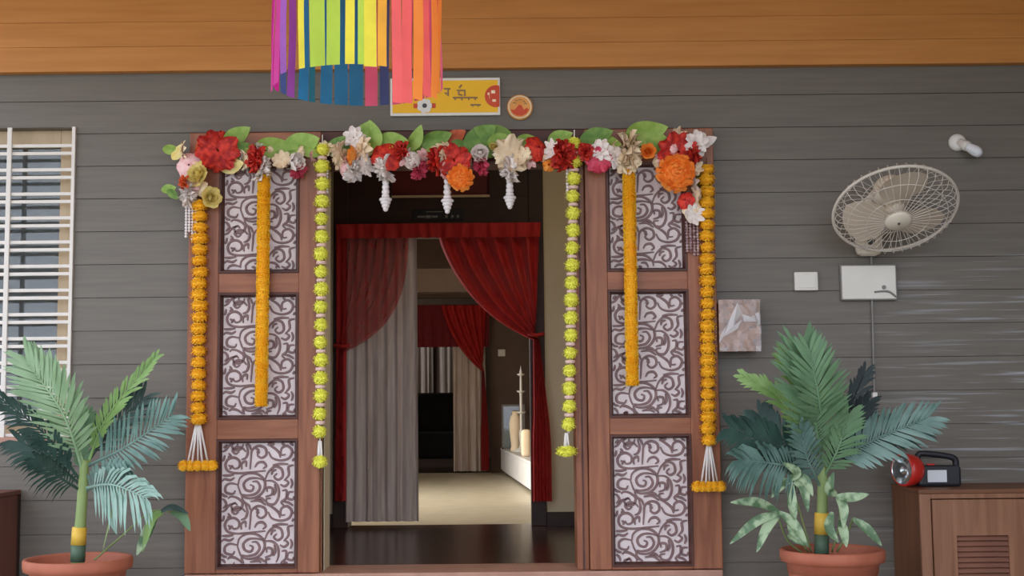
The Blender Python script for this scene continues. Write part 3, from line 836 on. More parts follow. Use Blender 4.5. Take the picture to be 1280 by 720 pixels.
for kk in range(7):
    th = 2 * PI * kk / 7
    disc(fm, fc.x + 0.024 * math.cos(th), fc.z + 0.024 * math.sin(th), 0.015, -0.034 - 0.0002 * kk, 12)
fm.build('flower_mark', 'white_paint', sg)
disc(MB(), fc.x, fc.z, 0.012, -0.0365, 12).build('flower_mark', 'dark_grey', sg)
MB().box(fc.x - 0.055, fc.x - 0.036, -0.034, -0.0322, fc.z - 0.012, fc.z + 0.012).box(fc.x + 0.036, fc.x + 0.055, -0.034, -0.0322, fc.z - 0.012, fc.z + 0.012).build('side_mark', 'sign_red', sg)
rc = at(650, 134, YS)
rs = thing('round_plaque', (rc.x, -0.012, rc.z - 0.062), 'round orange plaque beside the yellow name board', 'plaque')
MB().lathe((rc.x, -0.012, rc.z), [(0, 0), (0.063, 0), (0.065, 0.006), (0.06, 0.012), (0.052, 0.010), (0, 0.010)], 32, (0, -1, 0)).build('disc', 'sticker_orange', rs, smooth=False)
MB().tube([(rc.x + 0.056 * math.cos(2 * PI * i / 32), -0.024, rc.z + 0.056 * math.sin(2 * PI * i / 32)) for i in range(33)], 0.004, 6, False).build('rim', 'fl_cream', rs, smooth=True)
fg = MB()
vsx = [(rc.x + a_ / PXS, -0.0235, rc.z + b_ / PXS) for a_, b_ in ((-12, -3), (-9, -8), (-4, -11), (2, -11.5), (8, -8.5), (11.5, -3), (8, -1), (5, -3.5), (2, 2), (-1, 3.5), (-4, 0), (-7, -3.5))]
fg.add(vsx, [tuple(range(len(vsx)))]).build('figure', 'sign_red', rs)
for (u_, v_, w_) in ((-7, 5, 4), (0, 9, 5), (7, 4, 4), (5, 7, 3), (-5, 8, 3)):
    MB().tube([(rc.x + (u_ - w_ / 2) / PXS, -0.0225, rc.z + v_ / PXS), (rc.x + u_ / PXS, -0.0225, rc.z + (v_ + 1.2) / PXS), (rc.x + (u_ + w_ / 2) / PXS, -0.0225, rc.z + (v_ - .4) / PXS)], 0.0022, 5).build('ornament', 'sign_grey', rs)

# ================================================================== FLOWERS
def petal(mb, R, ang, elev, L, w, cup, ruff, z0=0.0, r0=0.08, seed=0):
    """axis +z, petal leaves the centre at azimuth ang, elevation elev"""
    ca, sa = math.cos(ang), math.sin(ang)
    def fn(u, v):
        s = (u - 0.5) * 2
        wid = w * math.sin(PI * min(0.96, 0.16 + 0.74 * v)) * s
        d = v * L
        e = elev + cup * v
        r = r0 + d * math.cos(e)
        z = z0 + d * math.sin(e) + 0.18 * w * s * s + ruff * math.sin(s * 5 + seed) * v
        return ((r * ca - wid * sa) * R, (r * sa + wid * ca) * R, z * R)
    mb.grid(fn, 4, 4)
def flower_mesh(kind, seed):
    rd = random.Random(seed)
    mb = MB()
    if kind == 'carnation':
        for lay, (n, el, L, w) in enumerate(((9, 0.1, 0.95, 0.36), (9, 0.45, 0.85, 0.34), (8, 0.85, 0.72, 0.30), (6, 1.15, 0.62, 0.26), (4, 1.4, 0.55, 0.2))):
            for i in range(n):
                petal(mb, 1, 2 * PI * i / n + lay * 0.4 + rd.uniform(-.1, .1), el + rd.uniform(-.1, .1), L, w, -0.2 + rd.uniform(-.35, .35), 0.15, rd.uniform(-.08, .1), 0.05, rd.random() * 6)
    elif kind == 'rose':
        for lay, (n, el, L, w) in enumerate(((6, 0.15, 0.92, 0.52), (6, 0.6, 0.75, 0.46), (5, 1.0, 0.66, 0.40), (4, 1.3, 0.6, 0.3), (3, 1.5, 0.55, 0.2))):
            for i in range(n):
                petal(mb, 1, 2 * PI * i / n + lay * 0.55, el, L, w, 0.25, 0.05, 0.0, 0.06 + 0.02 * lay, rd.random() * 6)
    elif kind == 'lily':
        for lay, (n, el, L, w) in enumerate(((7, 0.25, 0.98, 0.30), (6, 0.65, 0.8, 0.26), (5, 1.1, 0.5, 0.16))):
            for i in range(n):
                petal(mb, 1, 2 * PI * i / n + lay * 0.45 + rd.uniform(-.12, .12), el, L, w, -0.5, 0.02, 0.0, 0.05, rd.random() * 6)
    elif kind == 'bud':
        for lay, (n, el, L, w) in enumerate(((5, 0.5, 0.85, 0.5), (5, 0.95, 0.8, 0.42), (4, 1.3, 0.75, 0.3))):
            for i in range(n):
                petal(mb, 1, 2 * PI * i / n + lay * 0.6, el, L, w, 0.5, 0.0, -0.1, 0.12, 0)
    return mb
def pompom(n, flat, plen, pw, seed=1, core=0.78):
    rd = random.Random(seed)
    mb = MB()
    mb.ball((0, 0, 0), core, 12, 8, (1, 1, flat))
    for i in range(n):
        z = 1 - 2 * (i + 0.5) / n
        th = i * 2.39996 + rd.uniform(-.1, .1)
        r = math.sqrt(max(0, 1 - z * z))
        nrm_ = Vector((r * math.cos(th), r * math.sin(th), z))
        p = Vector((nrm_.x, nrm_.y, nrm_.z * flat))
        t = Vector((-math.sin(th), math.cos(th), 0))
        if abs(z) > 0.97: t = Vector((1, 0, 0))
        up = nrm_.cross(t)
        k = rd.uniform(0.85, 1.08)
        a = p * core * 0.9
        lift = up * (0.10 * (1 if z > 0 else -1) * flat)
        b = p * k + lift
        mb.add([a - t * pw * 0.4, a + t * pw * 0.4, b + t * pw, b - t * pw, b + nrm_ * plen * Vector((1, 1, flat)).length * 0.2 + lift], [(0, 1, 2, 3), (3, 2, 4)])
    return mb
FM = {}
def fmesh(kind, col, var=0):
    key = (kind, col, var)
    if key not in FM:
        if kind == 'ball':
            FM[key] = pompom(150, 0.95, 0.25, 0.16).mesh('pompom', 'fl_' + col)
        else:
            FM[key] = flower_mesh(kind, 11 + var).mesh(kind, 'fl_' + col, smooth=True)
    return FM[key]
def leaf_m(col):
    key = ('leafm', col)
    if key not in FM:
        def fn(u, v):
            s = (u - .5) * 2
            w = 0.29 * (math.sin(PI * (v ** 0.8)) ** 0.8 if 0 < v < 1 else 0.0)
            return (v * 1.0 - 0.5, 0.10 * abs(s) * w * 2 - 0.22 * (v - .5) ** 2, s * w)
        FM[key] = MB().grid(fn, 4, 10).mesh('leaf', 'fl_' + col, smooth=True)
    return FM[key]

PXM = 254.0
YT = -0.115
tor = thing('flower_toran', (at(560, 195, YT).x, YT, at(560, 195, YT).z), 'artificial flower and leaf garland draped along the top of the doorway', 'garland')
cp = [at(x, y, YT + 0.03) for x, y in ((228, 238), (240, 200), (270, 186), (340, 190), (420, 184), (500, 188), (560, 186), (640, 188), (717, 186), (790, 186), (850, 184), (872, 215), (866, 262))]
MB().tube(catmull(cp, 4), 0.008, 6).build('stem', 'fl_leafdeep', tor)
rd = random.Random(5)
def fl(px, py, rpx, kind, col, dy=0.0, tilt=(0, 0), center=None, sz=1.0):
    p = at(px, py, YT - dy)
    r = rpx / PXM * (1.28 if kind != 'ball' else 1.0)
    o = inst('flower', fmesh(kind, col, rd.randrange(2)), tor, p, (PI / 2 + tilt[0] + rd.uniform(-.2, .2), rd.uniform(-.2, .2) + tilt[1], rd.uniform(0, 6.28) if kind != 'ball' else 0), (r, r * sz, r))
    if center:
        c = MB().ball((0, 0, 0.42), 0.26, 8, 6).mesh('flower_center', 'fl_' + center, smooth=True)
        k_ = bpy.data.objects.new('flower_center', c); COL.objects.link(k_); k_.parent = o
    return o
def lf(px, py, wpx, rot, col='leaf', dy=-0.01):
    p = at(px, py, YT - dy)
    s = wpx / PXM
    inst('leaf', leaf_m(col), tor, p, (rd.uniform(-.3, .3), math.radians(-rot), rd.uniform(-.3, .3)), (s, s, s))
# leaves first (behind), then flowers
for a in ((296, 170, 40, 35), (306, 186, 30, 10), (340, 184, 48, 12), (376, 181, 54, 15), (392, 186, 40, -10), (466, 170, 42, 100), (455, 166, 36, 60), (490, 178, 46, 0), (519, 173, 38, 60), (545, 174, 44, 15),
          (600, 172, 50, 35), (618, 170, 56, 160), (628, 178, 40, 0), (745, 172, 46, 20), (760, 178, 36, -15), (808, 165, 56, 12), (815, 175, 44, 165), (700, 172, 34, 20), (662, 178, 36, -10), (310, 196, 36, -20),
          (420, 182, 34, 40), (580, 186, 36, -30), (530, 190, 36, 10)):
    lf(*a, col='leaf' if rd.random() < 0.7 else 'leafdeep')
for a in ((568, 172, 34, 30, 'rust'), (214, 187, 22, 0, 'leaf'), (211, 236, 20, 10, 'leaf'), (222, 190, 24, 60, 'yellow'), (290, 207, 34, 10, 'yellow'), (216, 243, 18, -40, 'leafdeep'), (886, 176, 22, 20, 'white')):
    lf(*a)
for (x, y, r, kd, c, dy) in (
        (246, 190, 15, 'rose', 'orangered', 0.0), (272, 188, 22, 'carnation', 'red', 0.03), (229, 188, 10, 'lily', 'cream', 0.01), (236, 206, 16, 'rose', 'pink', 0.03), (250, 220, 15, 'rose', 'yellow', 0.02),
        (231, 228, 8, 'carnation', 'orangered', 0.05), (240, 231, 11, 'lily', 'pink', 0.02), (235, 244, 13, 'carnation', 'white', 0.02), (262, 247, 12, 'rose', 'yellow', 0.02), (250, 236, 9, 'rose', 'cream', 0.03),
        (322, 199, 15, 'carnation', 'red', 0.02), (326, 211, 14, 'carnation', 'white', 0.03), (366, 204, 14, 'bud', 'white', 0.03), (372, 212, 10, 'carnation', 'magenta', 0.01), (352, 200, 10, 'carnation', 'cream', 0.01),
        (306, 200, 10, 'lily', 'cream', 0.0),
        (428, 194, 15, 'carnation', 'cream', 0.02), (442, 172, 12, 'lily', 'white', 0.01), (442, 212, 14, 'carnation', 'white', 0.02), (425, 208, 11, 'rose', 'pink', 0.02), (458, 206, 12, 'lily', 'white', 0.02), (445, 195, 12, 'rose', 'orange', 0.05), (452, 186, 14, 'lily', 'cream', 0.02),
        (483, 194, 17, 'rose', 'red', 0.04), (503, 188, 11, 'carnation', 'red', 0.02), (483, 211, 15, 'carnation', 'white', 0.02), (505, 198, 9, 'lily', 'pink', 0.01),
        (522, 202, 14, 'bud', 'white', 0.04), (523, 212, 11, 'carnation', 'magenta', 0.02), (548, 202, 16, 'carnation', 'red', 0.03), (568, 201, 18, 'carnation', 'red', 0.04), (557, 190, 12, 'lily', 'cream', 0.01),
        (576, 222, 16, 'ball', 'orange', 0.05), (559, 214, 10, 'lily', 'pink', 0.03), (600, 194, 14, 'bud', 'white', 0.04), (602, 207, 11, 'carnation', 'magenta', 0.02), (585, 205, 9, 'lily', 'pink', 0.01),
        (640, 193, 20, 'carnation', 'cream', 0.03), (638, 211, 15, 'carnation', 'white', 0.02), (654, 195, 10, 'carnation', 'cream', 0.04), (674, 184, 15, 'rose', 'red', 0.03), (689, 187, 11, 'lily', 'white', 0.03), (704, 194, 17, 'carnation', 'red', 0.03), (686, 206, 10, 'bud', 'orange', 0.03), (662, 200, 9, 'lily', 'pink', 0.01),
        (732, 190, 10, 'carnation', 'red', 0.02), (750, 188, 13, 'lily', 'white', 0.03), (749, 201, 14, 'carnation', 'magenta', 0.03), (782, 186, 20, 'carnation', 'cream', 0.03), (784, 202, 14, 'carnation', 'cream', 0.02), (770, 196, 12, 'lily', 'white', 0.02),
        (810, 190, 9, 'rose', 'orange', 0.02), (848, 190, 21, 'carnation', 'red', 0.03), (862, 194, 14, 'carnation', 'red', 0.02), (871, 179, 14, 'lily', 'white', 0.03), (848, 172, 11, 'lily', 'cream', 0.01), (846, 187, 8, 'bud', 'pink', 0.09), (828, 199, 8, 'lily', 'pink', 0.02),
        (845, 216, 23, 'ball', 'orange', 0.06), (869, 210, 9, 'lily', 'cream', 0.02), (869, 228, 10, 'lily', 'white', 0.03), (856, 250, 10, 'rose', 'red', 0.03), (870, 244, 10, 'lily', 'cream', 0.03), (866, 262, 11, 'rose', 'cream', 0.03), (868, 268, 11, 'lily', 'white', 0.03)):
    fl(x, y, r, kd, c, dy)
for i in range(34):
    x = 285 + i * 17.2 + rd.uniform(-5, 5)
    fl(x, rd.uniform(184, 206), rd.uniform(6, 9), rd.choice(('lily', 'carnation', 'bud')), rd.choice(('cream', 'white', 'pink', 'yellow', 'cream', 'lime')), -0.005)
for i in range(26):
    x = 280 + i * 22.5 + rd.uniform(-6, 6)
    lf(x, rd.uniform(178, 196), rd.uniform(22, 34), rd.uniform(-40, 60), rd.choice(('leaf', 'leaf', 'leafdeep', 'yellow')), -0.02)
# bead drops on the toran
def bead_drop(px, py0, py1, prof):
    p0 = at(px, py0, YT); p1_ = at(px, py1, YT)
    h = p0.z - p1_.z
    b = bpy.data.objects.new('bead_drop', None); b.empty_display_size = .02
    COL.objects.link(b); b.parent = tor; b.location = p0 - wloc(tor)
    MB().tube([p0, (p0.x, p0.y, p1_.z)], 0.002, 6).build('string', 'white_thread', b)
    for (t, r, fl_) in prof:
        MB().ball((p0.x, p0.y, p0.z - h * t), r / PXM, 12, 8, (1, 1, fl_)).build('bead', 'bead_white', b, smooth=True)
PR = [(0.04, 6, .5), (0.15, 4.4, 1), (0.30, 4.6, 1), (0.45, 5, .9), (0.58, 5.2, .7), (0.69, 8.2, .45), (0.78, 6.5, .6), (0.88, 5.0, .8), (0.98, 3.4, 1)]
bead_drop(482, 222, 262, PR); bead_drop(559, 220, 265, PR); bead_drop(637, 221, 259, PR)
def bead_fringe(px, w, py0, py1, ns, matn, sz):
    for i in range(ns):
        x = px + (i - (ns - 1) / 2) * w / ns
        p0 = at(x, py0, YT + 0.01); p1_ = at(x, py1 + 6 * rd.uniform(-1, 1), YT + 0.01)
        mb = MB()
        n = int((p0.z - p1_.z) / (sz * 1.9))
        for j in range(n):
            mb.ball((p0.x, p0.y, p0.z - (j + .5) * sz * 1.9), sz, 8, 5)
        mb.build('bead_string', matn, tor, smooth=True)
bead_fringe(239, 16, 254, 298, 4, 'bead_white', 0.0075)
bead_fringe(865, 18, 276, 322, 4, 'bead_purple', 0.0075)
bead_fringe(712, 12, 206, 248, 2, 'bead_white', 0.009)
bead_fringe(409, 8, 200, 240, 1, 'bead_white', 0.008)

# ---- hanging garlands
mar = pompom(130, 0.60, 0.2, 0.17, 3).mesh('marigold', 'marigold')
lim = pompom(120, 0.80, 0.2, 0.17, 4).mesh('pompom', 'lime_yellow')
knot = MB().lathe((0, 0, 0), [(0.2, -0.5), (0.75, -0.35), (0.8, 0), (0.75, 0.35), (0.2, 0.5)], 14).mesh('thread_knot', 'pink_thread', smooth=True)
def string_of(name, x, y0, y1, n, me, rpx, label, x_end=None, threads=None, knots=False, Yg=-0.115, tassel=None, grp=None):
    x_end = x if x_end is None else x_end
    P0 = at(x, y0, Yg); P1 = at(x_end, y1, Yg)
    g = thing(name, (P0.x, Yg, P0.z), label, 'garland', grp)
    cend = tassel[0] if tassel else y1
    PE = at(x_end, cend, Yg)
    MB().tube([(P0.x, Yg, P0.z + 0.03), (P1.x, Yg, P1.z), (PE.x, Yg, PE.z)], 0.003, 6).build('cord', 'cord_brown' if not knots else 'white_thread', g)
    for i in range(n):
        t = (i + 0.5) / n
        p = P0.lerp(P1, t)
        s = rpx / PXM * rd.uniform(0.93, 1.06)
        hs = (P0.z - P1.z) / n / 2 
        k = s
        inst('flower', me, g, (p.x + rd.uniform(-.003, .003), Yg, p.z), (rd.uniform(-.12, .12), rd.uniform(-.12, .12), rd.uniform(0, 6)), (k, k, k * rd.uniform(.95, 1.08)))
        if knots and i < n - 1:
            q = P0.lerp(P1, (i + 1.0) / n)
            inst('thread_knot', knot, g, (q.x, Yg, q.z), (0, 0, 0), (s * 0.78, s * 0.78, hs * 0.5))
    return g, P1
g, e = string_of('marigold_garland', 250.5, 250, 531, 20, mar, 11.2, 'string of orange marigolds with white tassel on the door leaf near the barred window', x_end=247.5)
def tassel_bar(g, px, py0, py1, wpx, Yg=-0.115, n=5):
    a = at(px, py0, Yg); b = at(px, py1, Yg)
    for i in range(n):
        dx = (i - (n - 1) / 2) * wpx * 0.55 / n / PXM * 1.3
        MB().tube([(a.x + dx * 0.2, Yg, a.z), (a.x + dx, Yg + 0.008 * (-1) ** i, b.z)], 0.0052, 6).build('tassel_thread', 'white_thread', g, smooth=True)
    nfl = 5
    for i in range(nfl):
        dx = (i - (nfl - 1) / 2) * wpx / nfl / PXM
        inst('tassel_flower', mar, g, (b.x + dx, Yg, b.z - 0.004), (0.1, 0.1 * (i - 2), i), (0.030, 0.030, 0.040))
tassel_bar(g, 247.5, 531, 581, 44)
g, e = string_of('marigold_garland', 883, 205, 557, 25, mar, 11.2, 'string of orange marigolds with white tassel beside the clear-wrapped picture', x_end=886)
tassel_bar(g, 886, 557, 607, 36)
def bell_end(g, px, py0, py1, r, dome, Yg=-0.115):
    a = at(px, py0, Yg); b = at(px, py1, Yg)
    for i in range(4):
        dx = (i - 1.5) * 0.008
        MB().tube([(a.x + dx * .4, Yg, a.z), (a.x + dx, Yg + .006 * (-1) ** i, b.z)], 0.0045, 6).build('tassel_thread', 'white_thread', g, smooth=True)
    inst('tassel_flower', lim, g, (b.x, Yg, b.z), (0, 0, 1), (r / PXM, r / PXM, r * dome / PXM))
g, e = string_of('pompom_garland', 403, 176, 551, 17, lim, 10.2, 'string of lime yellow pompoms ending in a round pompom', x_end=400, knots=True)
bell_end(g, 400, 551, 577, 10.5, 0.9)
g, e = string_of('pompom_garland', 718, 170, 541, 17, lim, 10.2, 'string of lime yellow pompoms ending in a wide flat bell flower', x_end=711, knots=True)
bell_end(g, 708, 541, 564, 15, 0.55)
def dense(px, px2, y0, y1, rpx, label, Yg=-0.125):
    P0 = at(px, y0, Yg); P1 = at(px2, y1, Yg)
    g = thing('petal_garland', (P0.x, Yg, P0.z), label, 'garland')
    mb = MB(); rr = random.Random(int(px))
    Ln = (P0 - P1).length
    n = int(Ln / 0.0085)
    for i in range(n):
        p = P0.lerp(P1, i / (n - 1))
        R = rpx / PXM * rr.uniform(0.92, 1.04)
        ph = rr.random() * 6
        for k in range(14):
            th = ph + 2 * PI * k / 14
            c, s = math.cos(th), math.sin(th)
            tx, ty = -s, c
            w = R * 0.26
            mb.add([(p.x + c * R * .3 - tx * w * .5, Yg + s * R * .3 - ty * w * .5, p.z), (p.x + c * R * .3 + tx * w * .5, Yg + s * R * .3 + ty * w * .5, p.z),
                    (p.x + c * R + tx * w, Yg + s * R + ty * w, p.z + rr.uniform(-.005, .004)), (p.x + c * R * 1.08, Yg + s * R * 1.08, p.z - .006), (p.x + c * R - tx * w, Yg + s * R - ty * w, p.z + rr.uniform(-.005, .004))],
                   [(0, 1, 2, 3, 4)])
    mb.build('petals', 'marigold_yellow', g)
    MB().tube([P0 + Vector((0, 0, .03)), P1], rpx * 0.8 / PXM, 10).build('core', 'marigold', g, smooth=True)
dense(330, 326.5, 215, 507, 8.0, 'dense yellow-orange petal garland hanging over the window-side door panels')
dense(786, 790.5, 208, 481, 8.0, 'dense yellow-orange petal garland hanging over the fan-side door panels')

# ================================================================== LANTERN
YL = -2.8
lc = at(447, 108, YL)
R_ = 107 / (F / (YL - CAM.y))
ztop = lc.z + 0.42
lan = thing('paper_lantern', (lc.x, YL, lc.z), 'large hanging festival lantern with bright multicoloured paper streamers', 'lantern')
LC = {'magenta': (196, 40, 140), 'purple': (150, 80, 170), 'lime': (176, 206, 66), 'yellow': (226, 214, 60), 'amber': (238, 170, 50), 'coral': (240, 100, 96), 'orange': (255, 140, 60),
      'pink': (242, 110, 150), 'blue': (46, 128, 178), 'teal': (40, 120, 140), 'slate': (74, 92, 150), 'rose': (226, 84, 110)}
for k_, c in LC.items():
    mm = mat('paper_' + k_, c, 0.6, tuple(min(255, q * 1.08) for q in c), 10.0)
    bs = mm.node_tree.nodes['Principled BSDF']
    bs.inputs['Subsurface Weight'].default_value = 0.0
    bs.inputs['Transmission Weight'].default_value = 0.0
    # thin paper lets light through: mix in a translucent lobe
    nt = mm.node_tree
    tr = nt.nodes.new('ShaderNodeBsdfTranslucent'); mx = nt.nodes.new('ShaderNodeMixShader')
    mx.inputs[0].default_value = 0.45
    rpn = [n for n in nt.nodes if n.type == 'VALTORGB'][0]
    nt.links.new(rpn.outputs['Color'], tr.inputs['Color'])
    outn = [n for n in nt.nodes if n.type == 'OUTPUT_MATERIAL'][0]
    nt.links.new(bs.outputs[0], mx.inputs[1]); nt.links.new(tr.outputs[0], mx.inputs[2]); nt.links.new(mx.outputs[0], outn.inputs['Surface'])
# (angle in degrees from straight towards the viewer side, colour, width in degrees, extra drop)
STR = [(-88, 'magenta', 13, 0.0), (-74, 'magenta', 12, 0.03), (-61, 'magenta', 11, 0.02), (-50, 'purple', 8, 0.0), (-32, 'yellow', 5, 0.0), (-20, 'lime', 11, 0.0), (-9, 'lime', 9, 0.0), (2, 'yellow', 6, 0.0), (9, 'lime', 4, 0.0), (15, 'yellow', 8, 0.005), (23, 'amber', 6, 0.0),
       (33, 'coral', 7, 0.095), (41, 'coral', 8, 0.09), (50, 'orange', 9, 0.075), (59, 'coral', 9, 0.06), (69, 'orange', 10, 0.055), (80, 'orange', 11, 0.03), (91, 'coral', 10, 0.02),
       (102, 'pink', 10, 0), (113, 'coral', 10, 0), (124, 'pink', 10, 0), (136, 'rose', 11, 0), (148, 'pink', 9, 0), (158, 'pink', 7, 0), (167, 'slate', 7, 0), (177, 'pink', 9, 0), (188, 'blue', 10, 0), (199, 'blue', 10, 0), (210, 'blue', 9, 0), (221, 'teal', 5, 0), (229, 'blue', 9, 0), (241, 'purple', 8, 0), (251, 'slate', 8, 0), (260, 'magenta', 7, 0)]
for (a, c, wd, dr) in STR:
    a0 = math.radians(a - wd / 2); a1 = math.radians(a + wd / 2)
    zb_ = lc.z - dr
    mb = MB()
    def fn(u, v, a0=a0, a1=a1, zb_=zb_, a=a):
        th = a0 + (a1 - a0) * u
        r = R_ * (1 + 0.015 * math.sin(v * 5 + a))
        return (lc.x + r * math.sin(th), YL - r * math.cos(th), zb_ + (ztop - zb_) * v)
    mb.grid(fn, 3, 8)
    so = mb.build('streamer', 'paper_' + c, lan, smooth=True)
MB().tube([(lc.x + R_ * math.sin(2 * PI * i / 40), YL - R_ * math.cos(2 * PI * i / 40), ztop) for i in range(41)], 0.006, 6, False).build('hoop', 'paper_amber', lan, smooth=True)
MB().lathe((lc.x, YL, ztop), [(R_ * 0.99, 0), (R_ * 1.0, 0.22), (R_ * 0.96, 0.24)], 12).build('body', 'paper_pink', lan)
MB().lathe((lc.x, YL, ztop + 0.24), [(R_ * 0.96, 0), (R_ * 0.12, 0.20), (0.004, 0.21)], 12).build('cap', 'paper_amber', lan)
MB().tube([(lc.x, YL, ztop + 0.44), (lc.x, YL, ZC)], 0.004, 6).build('hanging_cord', 'white_thread', lan)

# ================================================================== FAN
YF = -0.36
fcn = at(1119, 262, YF)
vdir = (CAM - fcn).normalized()
rgt = Vector((1, 0, 0)); upv = Vector((0, 0, 1))
tilt_ = math.radians(49)
down = (rgt * 0.22 - upv * 0.975).normalized()
fn_ = (vdir * math.cos(tilt_) + (down - vdir * down.dot(vdir)).normalized() * math.sin(tilt_)).normalized()    # facing of the fan
RF = 77 / (F / (YF - CAM.y))
wm = at(1083, 302, -0.02)
fan = thing('wall_fan', (wm.x, -0.012, wm.z - 0.1), 'cream wall fan with round wire cage above the switch board', 'fan')
e1 = fn_.cross(Vector((0, 0, 1))).normalized(); e2 = fn_.cross(e1).normalized()
def ringpts(c, r, n=48): return [c + (e1 * math.cos(2 * PI * i / n) + e2 * math.sin(2 * PI * i / n)) * r for i in range(n + 1)]
MB().tube(ringpts(fcn, RF, 64), 0.0075, 8, False).build('cage_rim', 'fan_wire', fan, smooth=True)
for s, dep, nm in ((1, 0.075, 'front_grille'), (-1, 0.075, 'back_grille')):
    mb = MB()
    for i in range(40):
        th = 2 * PI * i / 40
        d = e1 * math.cos(th) + e2 * math.sin(th)
        mb.tube([fcn + d * RF, fcn + d * RF * 0.93 + fn_ * s * dep * 0.55, fcn + d * RF * 0.7 + fn_ * s * dep * 0.9, fcn + d * RF * 0.22 + fn_ * s * dep], 0.0016, 4, False)
    for r_, dd in ((0.80, 0.8), (0.5, 0.96)):
        mb.tube(ringpts(fcn + fn_ * s * dep * dd, RF * r_), 0.0018, 4, False)
    gr = mb.build(nm, 'fan_wire', fan)
hubc = fcn + fn_ * 0.075
MB().lathe(hubc, [(0, 0.014), (0.05, 0.012), (0.062, 0.0), (0.062, -0.012), (0, -0.014)], 28, fn_).build('badge', 'fan_cream', fan, smooth=True)
MB().ball(hubc + fn_ * 0.015, 0.007, 10, 6).build('badge_dot', 'dark_grey', fan)
MB().lathe(fcn, [(0, 0.045), (0.045, 0.04), (0.05, -0.03), (0, -0.03)], 24, fn_).build('hub', 'fan_blade', fan, smooth=True)
for b_i in range(3):
    th0 = 2 * PI * b_i / 3 + 0.5
    def fnb(u, v):
        th = th0 + (u - 0.5) * (1.55 * (0.5 + 0.5 * math.sin(PI * min(1, v * 0.75 + 0.15))))
        r = 0.04 + (RF * 0.86 - 0.04) * v * (1 - 0.10 * (2 * u - 1) ** 2)
        d = e1 * math.cos(th) + e2 * math.sin(th)
        return fcn + d * r + fn_ * (0.028 * (2 * u - 1) * (0.5 + 0.5 * v))
    MB().grid(fnb, 10, 8).build('blade', 'fan_blade', fan, smooth=True)
mot = fcn - fn_ * 0.11
MB().lathe(fcn - fn_ * 0.03, [(0, 0), (0.05, -0.0), (0.085, -0.03), (0.09, -0.08), (0.07, -0.13), (0.03, -0.155), (0, -0.16)], 28, fn_).build('motor', 'fan_cream', fan, smooth=True)
# wall bracket: rounded base hanging on the wall and an arm to the motor
MB().box(wm.x - 0.062, wm.x + 0.062, -0.10, -0.012, wm.z - 0.075, wm.z + 0.11).build('wall_bracket', 'fan_cream', fan, smooth=False, bevel=0.03)
MB().lathe((wm.x, -0.10, wm.z - 0.01), [(0, 0.012), (0.016, 0.012), (0.018, 0)], 14, (0, -1, 0)).build('knob', 'dark_grey', fan)
me_ = fcn - fn_ * 0.16
MB().tube(catmull([(wm.x, -0.06, wm.z + 0.08), (wm.x + 0.0, -0.10, wm.z + 0.18), me_ - fn_ * 0.02, me_ + fn_ * 0.03], 6), 0.026, 12).build('arm', 'fan_cream', fan, smooth=True)

# ---- holder lamp
hc = at(1197, 178, -0.02)
hl = thing('wall_lamp', (hc.x, -0.012, hc.z - 0.045), 'white lamp holder with small bulb on the wall above the fan', 'lamp')
MB().lathe((hc.x, -0.010, hc.z), [(0, 0), (0.044, 0), (0.044, 0.012), (0.034, 0.03), (0.022, 0.034), (0, 0.034)], 24, (0, -1, 0)).build('base', 'white_paint', hl, smooth=True)
dl = Vector((0.60, -0.5, -0.55)).normalized()
MB().lathe((hc.x, -0.035, hc.z), [(0, 0), (0.020, 0), (0.022, 0.03), (0.026, 0.035), (0.026, 0.055), (0, 0.055)], 18, dl).build('socket', 'plate_white', hl, smooth=True)
MB().lathe(Vector((hc.x, -0.035, hc.z)) + dl * 0.05, [(0.020, 0), (0.024, 0.02), (0.028, 0.05), (0.024, 0.072), (0.012, 0.084), (0, 0.086)], 18, dl).build('bulb', 'torch_label', hl, smooth=True)
# ---- switch plates
a = at(993, 340, -0.03); b = at(1023, 363, -0.03)
sp = thing('switch_plate', ((a.x + b.x) / 2, -0.012, b.z), 'small plain white switch plate on the siding', 'switch')
MB().box(a.x, b.x, -0.032, -0.008, b.z, a.z).build('plate', 'plate_white', sp, bevel=0.005)
MB().box(a.x + 0.012, b.x - 0.012, -0.035, -0.03, b.z + 0.012, a.z - 0.012).build('cover', 'plate_white', sp, bevel=0.002)
a = at(1050, 331, -0.03); b = at(1122, 375, -0.03)
sb = thing('switch_board', ((a.x + b.x) / 2, -0.012, b.z), 'wide white switch board under the wall fan', 'switch')
MB().box(a.x, b.x, -0.034, -0.008, b.z, a.z).build('plate', 'conduit', sb, bevel=0.004)
MB().box(a.x + 0.006, b.x - 0.006, -0.038, -0.03, b.z + 0.006, a.z - 0.006).build('cover', 'plate_white', sb, bevel=0.004)
kx = at(1105, 359, -0.04)
MB().lathe((kx.x, -0.036, kx.z), [(0, 0.008), (0.010, 0.008), (0.011, 0)], 14, (0, -1, 0)).build('indicator', 'conduit', sb)
MB().tube(catmull([at(1093, 365, -0.041), at(1104, 364, -0.043), at(1112, 365, -0.043), at(1120, 371, -0.041)], 5), 0.005, 6).build('lead', 'conduit', sb, smooth=True)
q0 = at(1089, 318, -0.02); q1 = at(1089, 331, -0.02)
cw = MB().tube([(q0.x, -0.022, q0.z + 0.03), (q0.x, -0.022, q1.z - 0.004)], 0.006, 8).top('fan_cable', 'conduit', (q0.x, -0.02, q1.z)); tag(cw, 'short grey cable between fan and switch board', 'cable')
q0 = at(1090, 375, -0.02); q1 = at(1093, 492, -0.02)
cw = thing('hanging_cable', (q1.x, -0.022, q1.z), 'thin grey cable hanging below the switch board with white end', 'cable')
MB().tube([(q0.x, -0.022, q0.z), ((q0.x + q1.x) / 2, -0.022, (q0.z + q1.z) / 2), (q1.x, -0.022, q1.z)], 0.0055, 8).build('wire', 'conduit', cw)
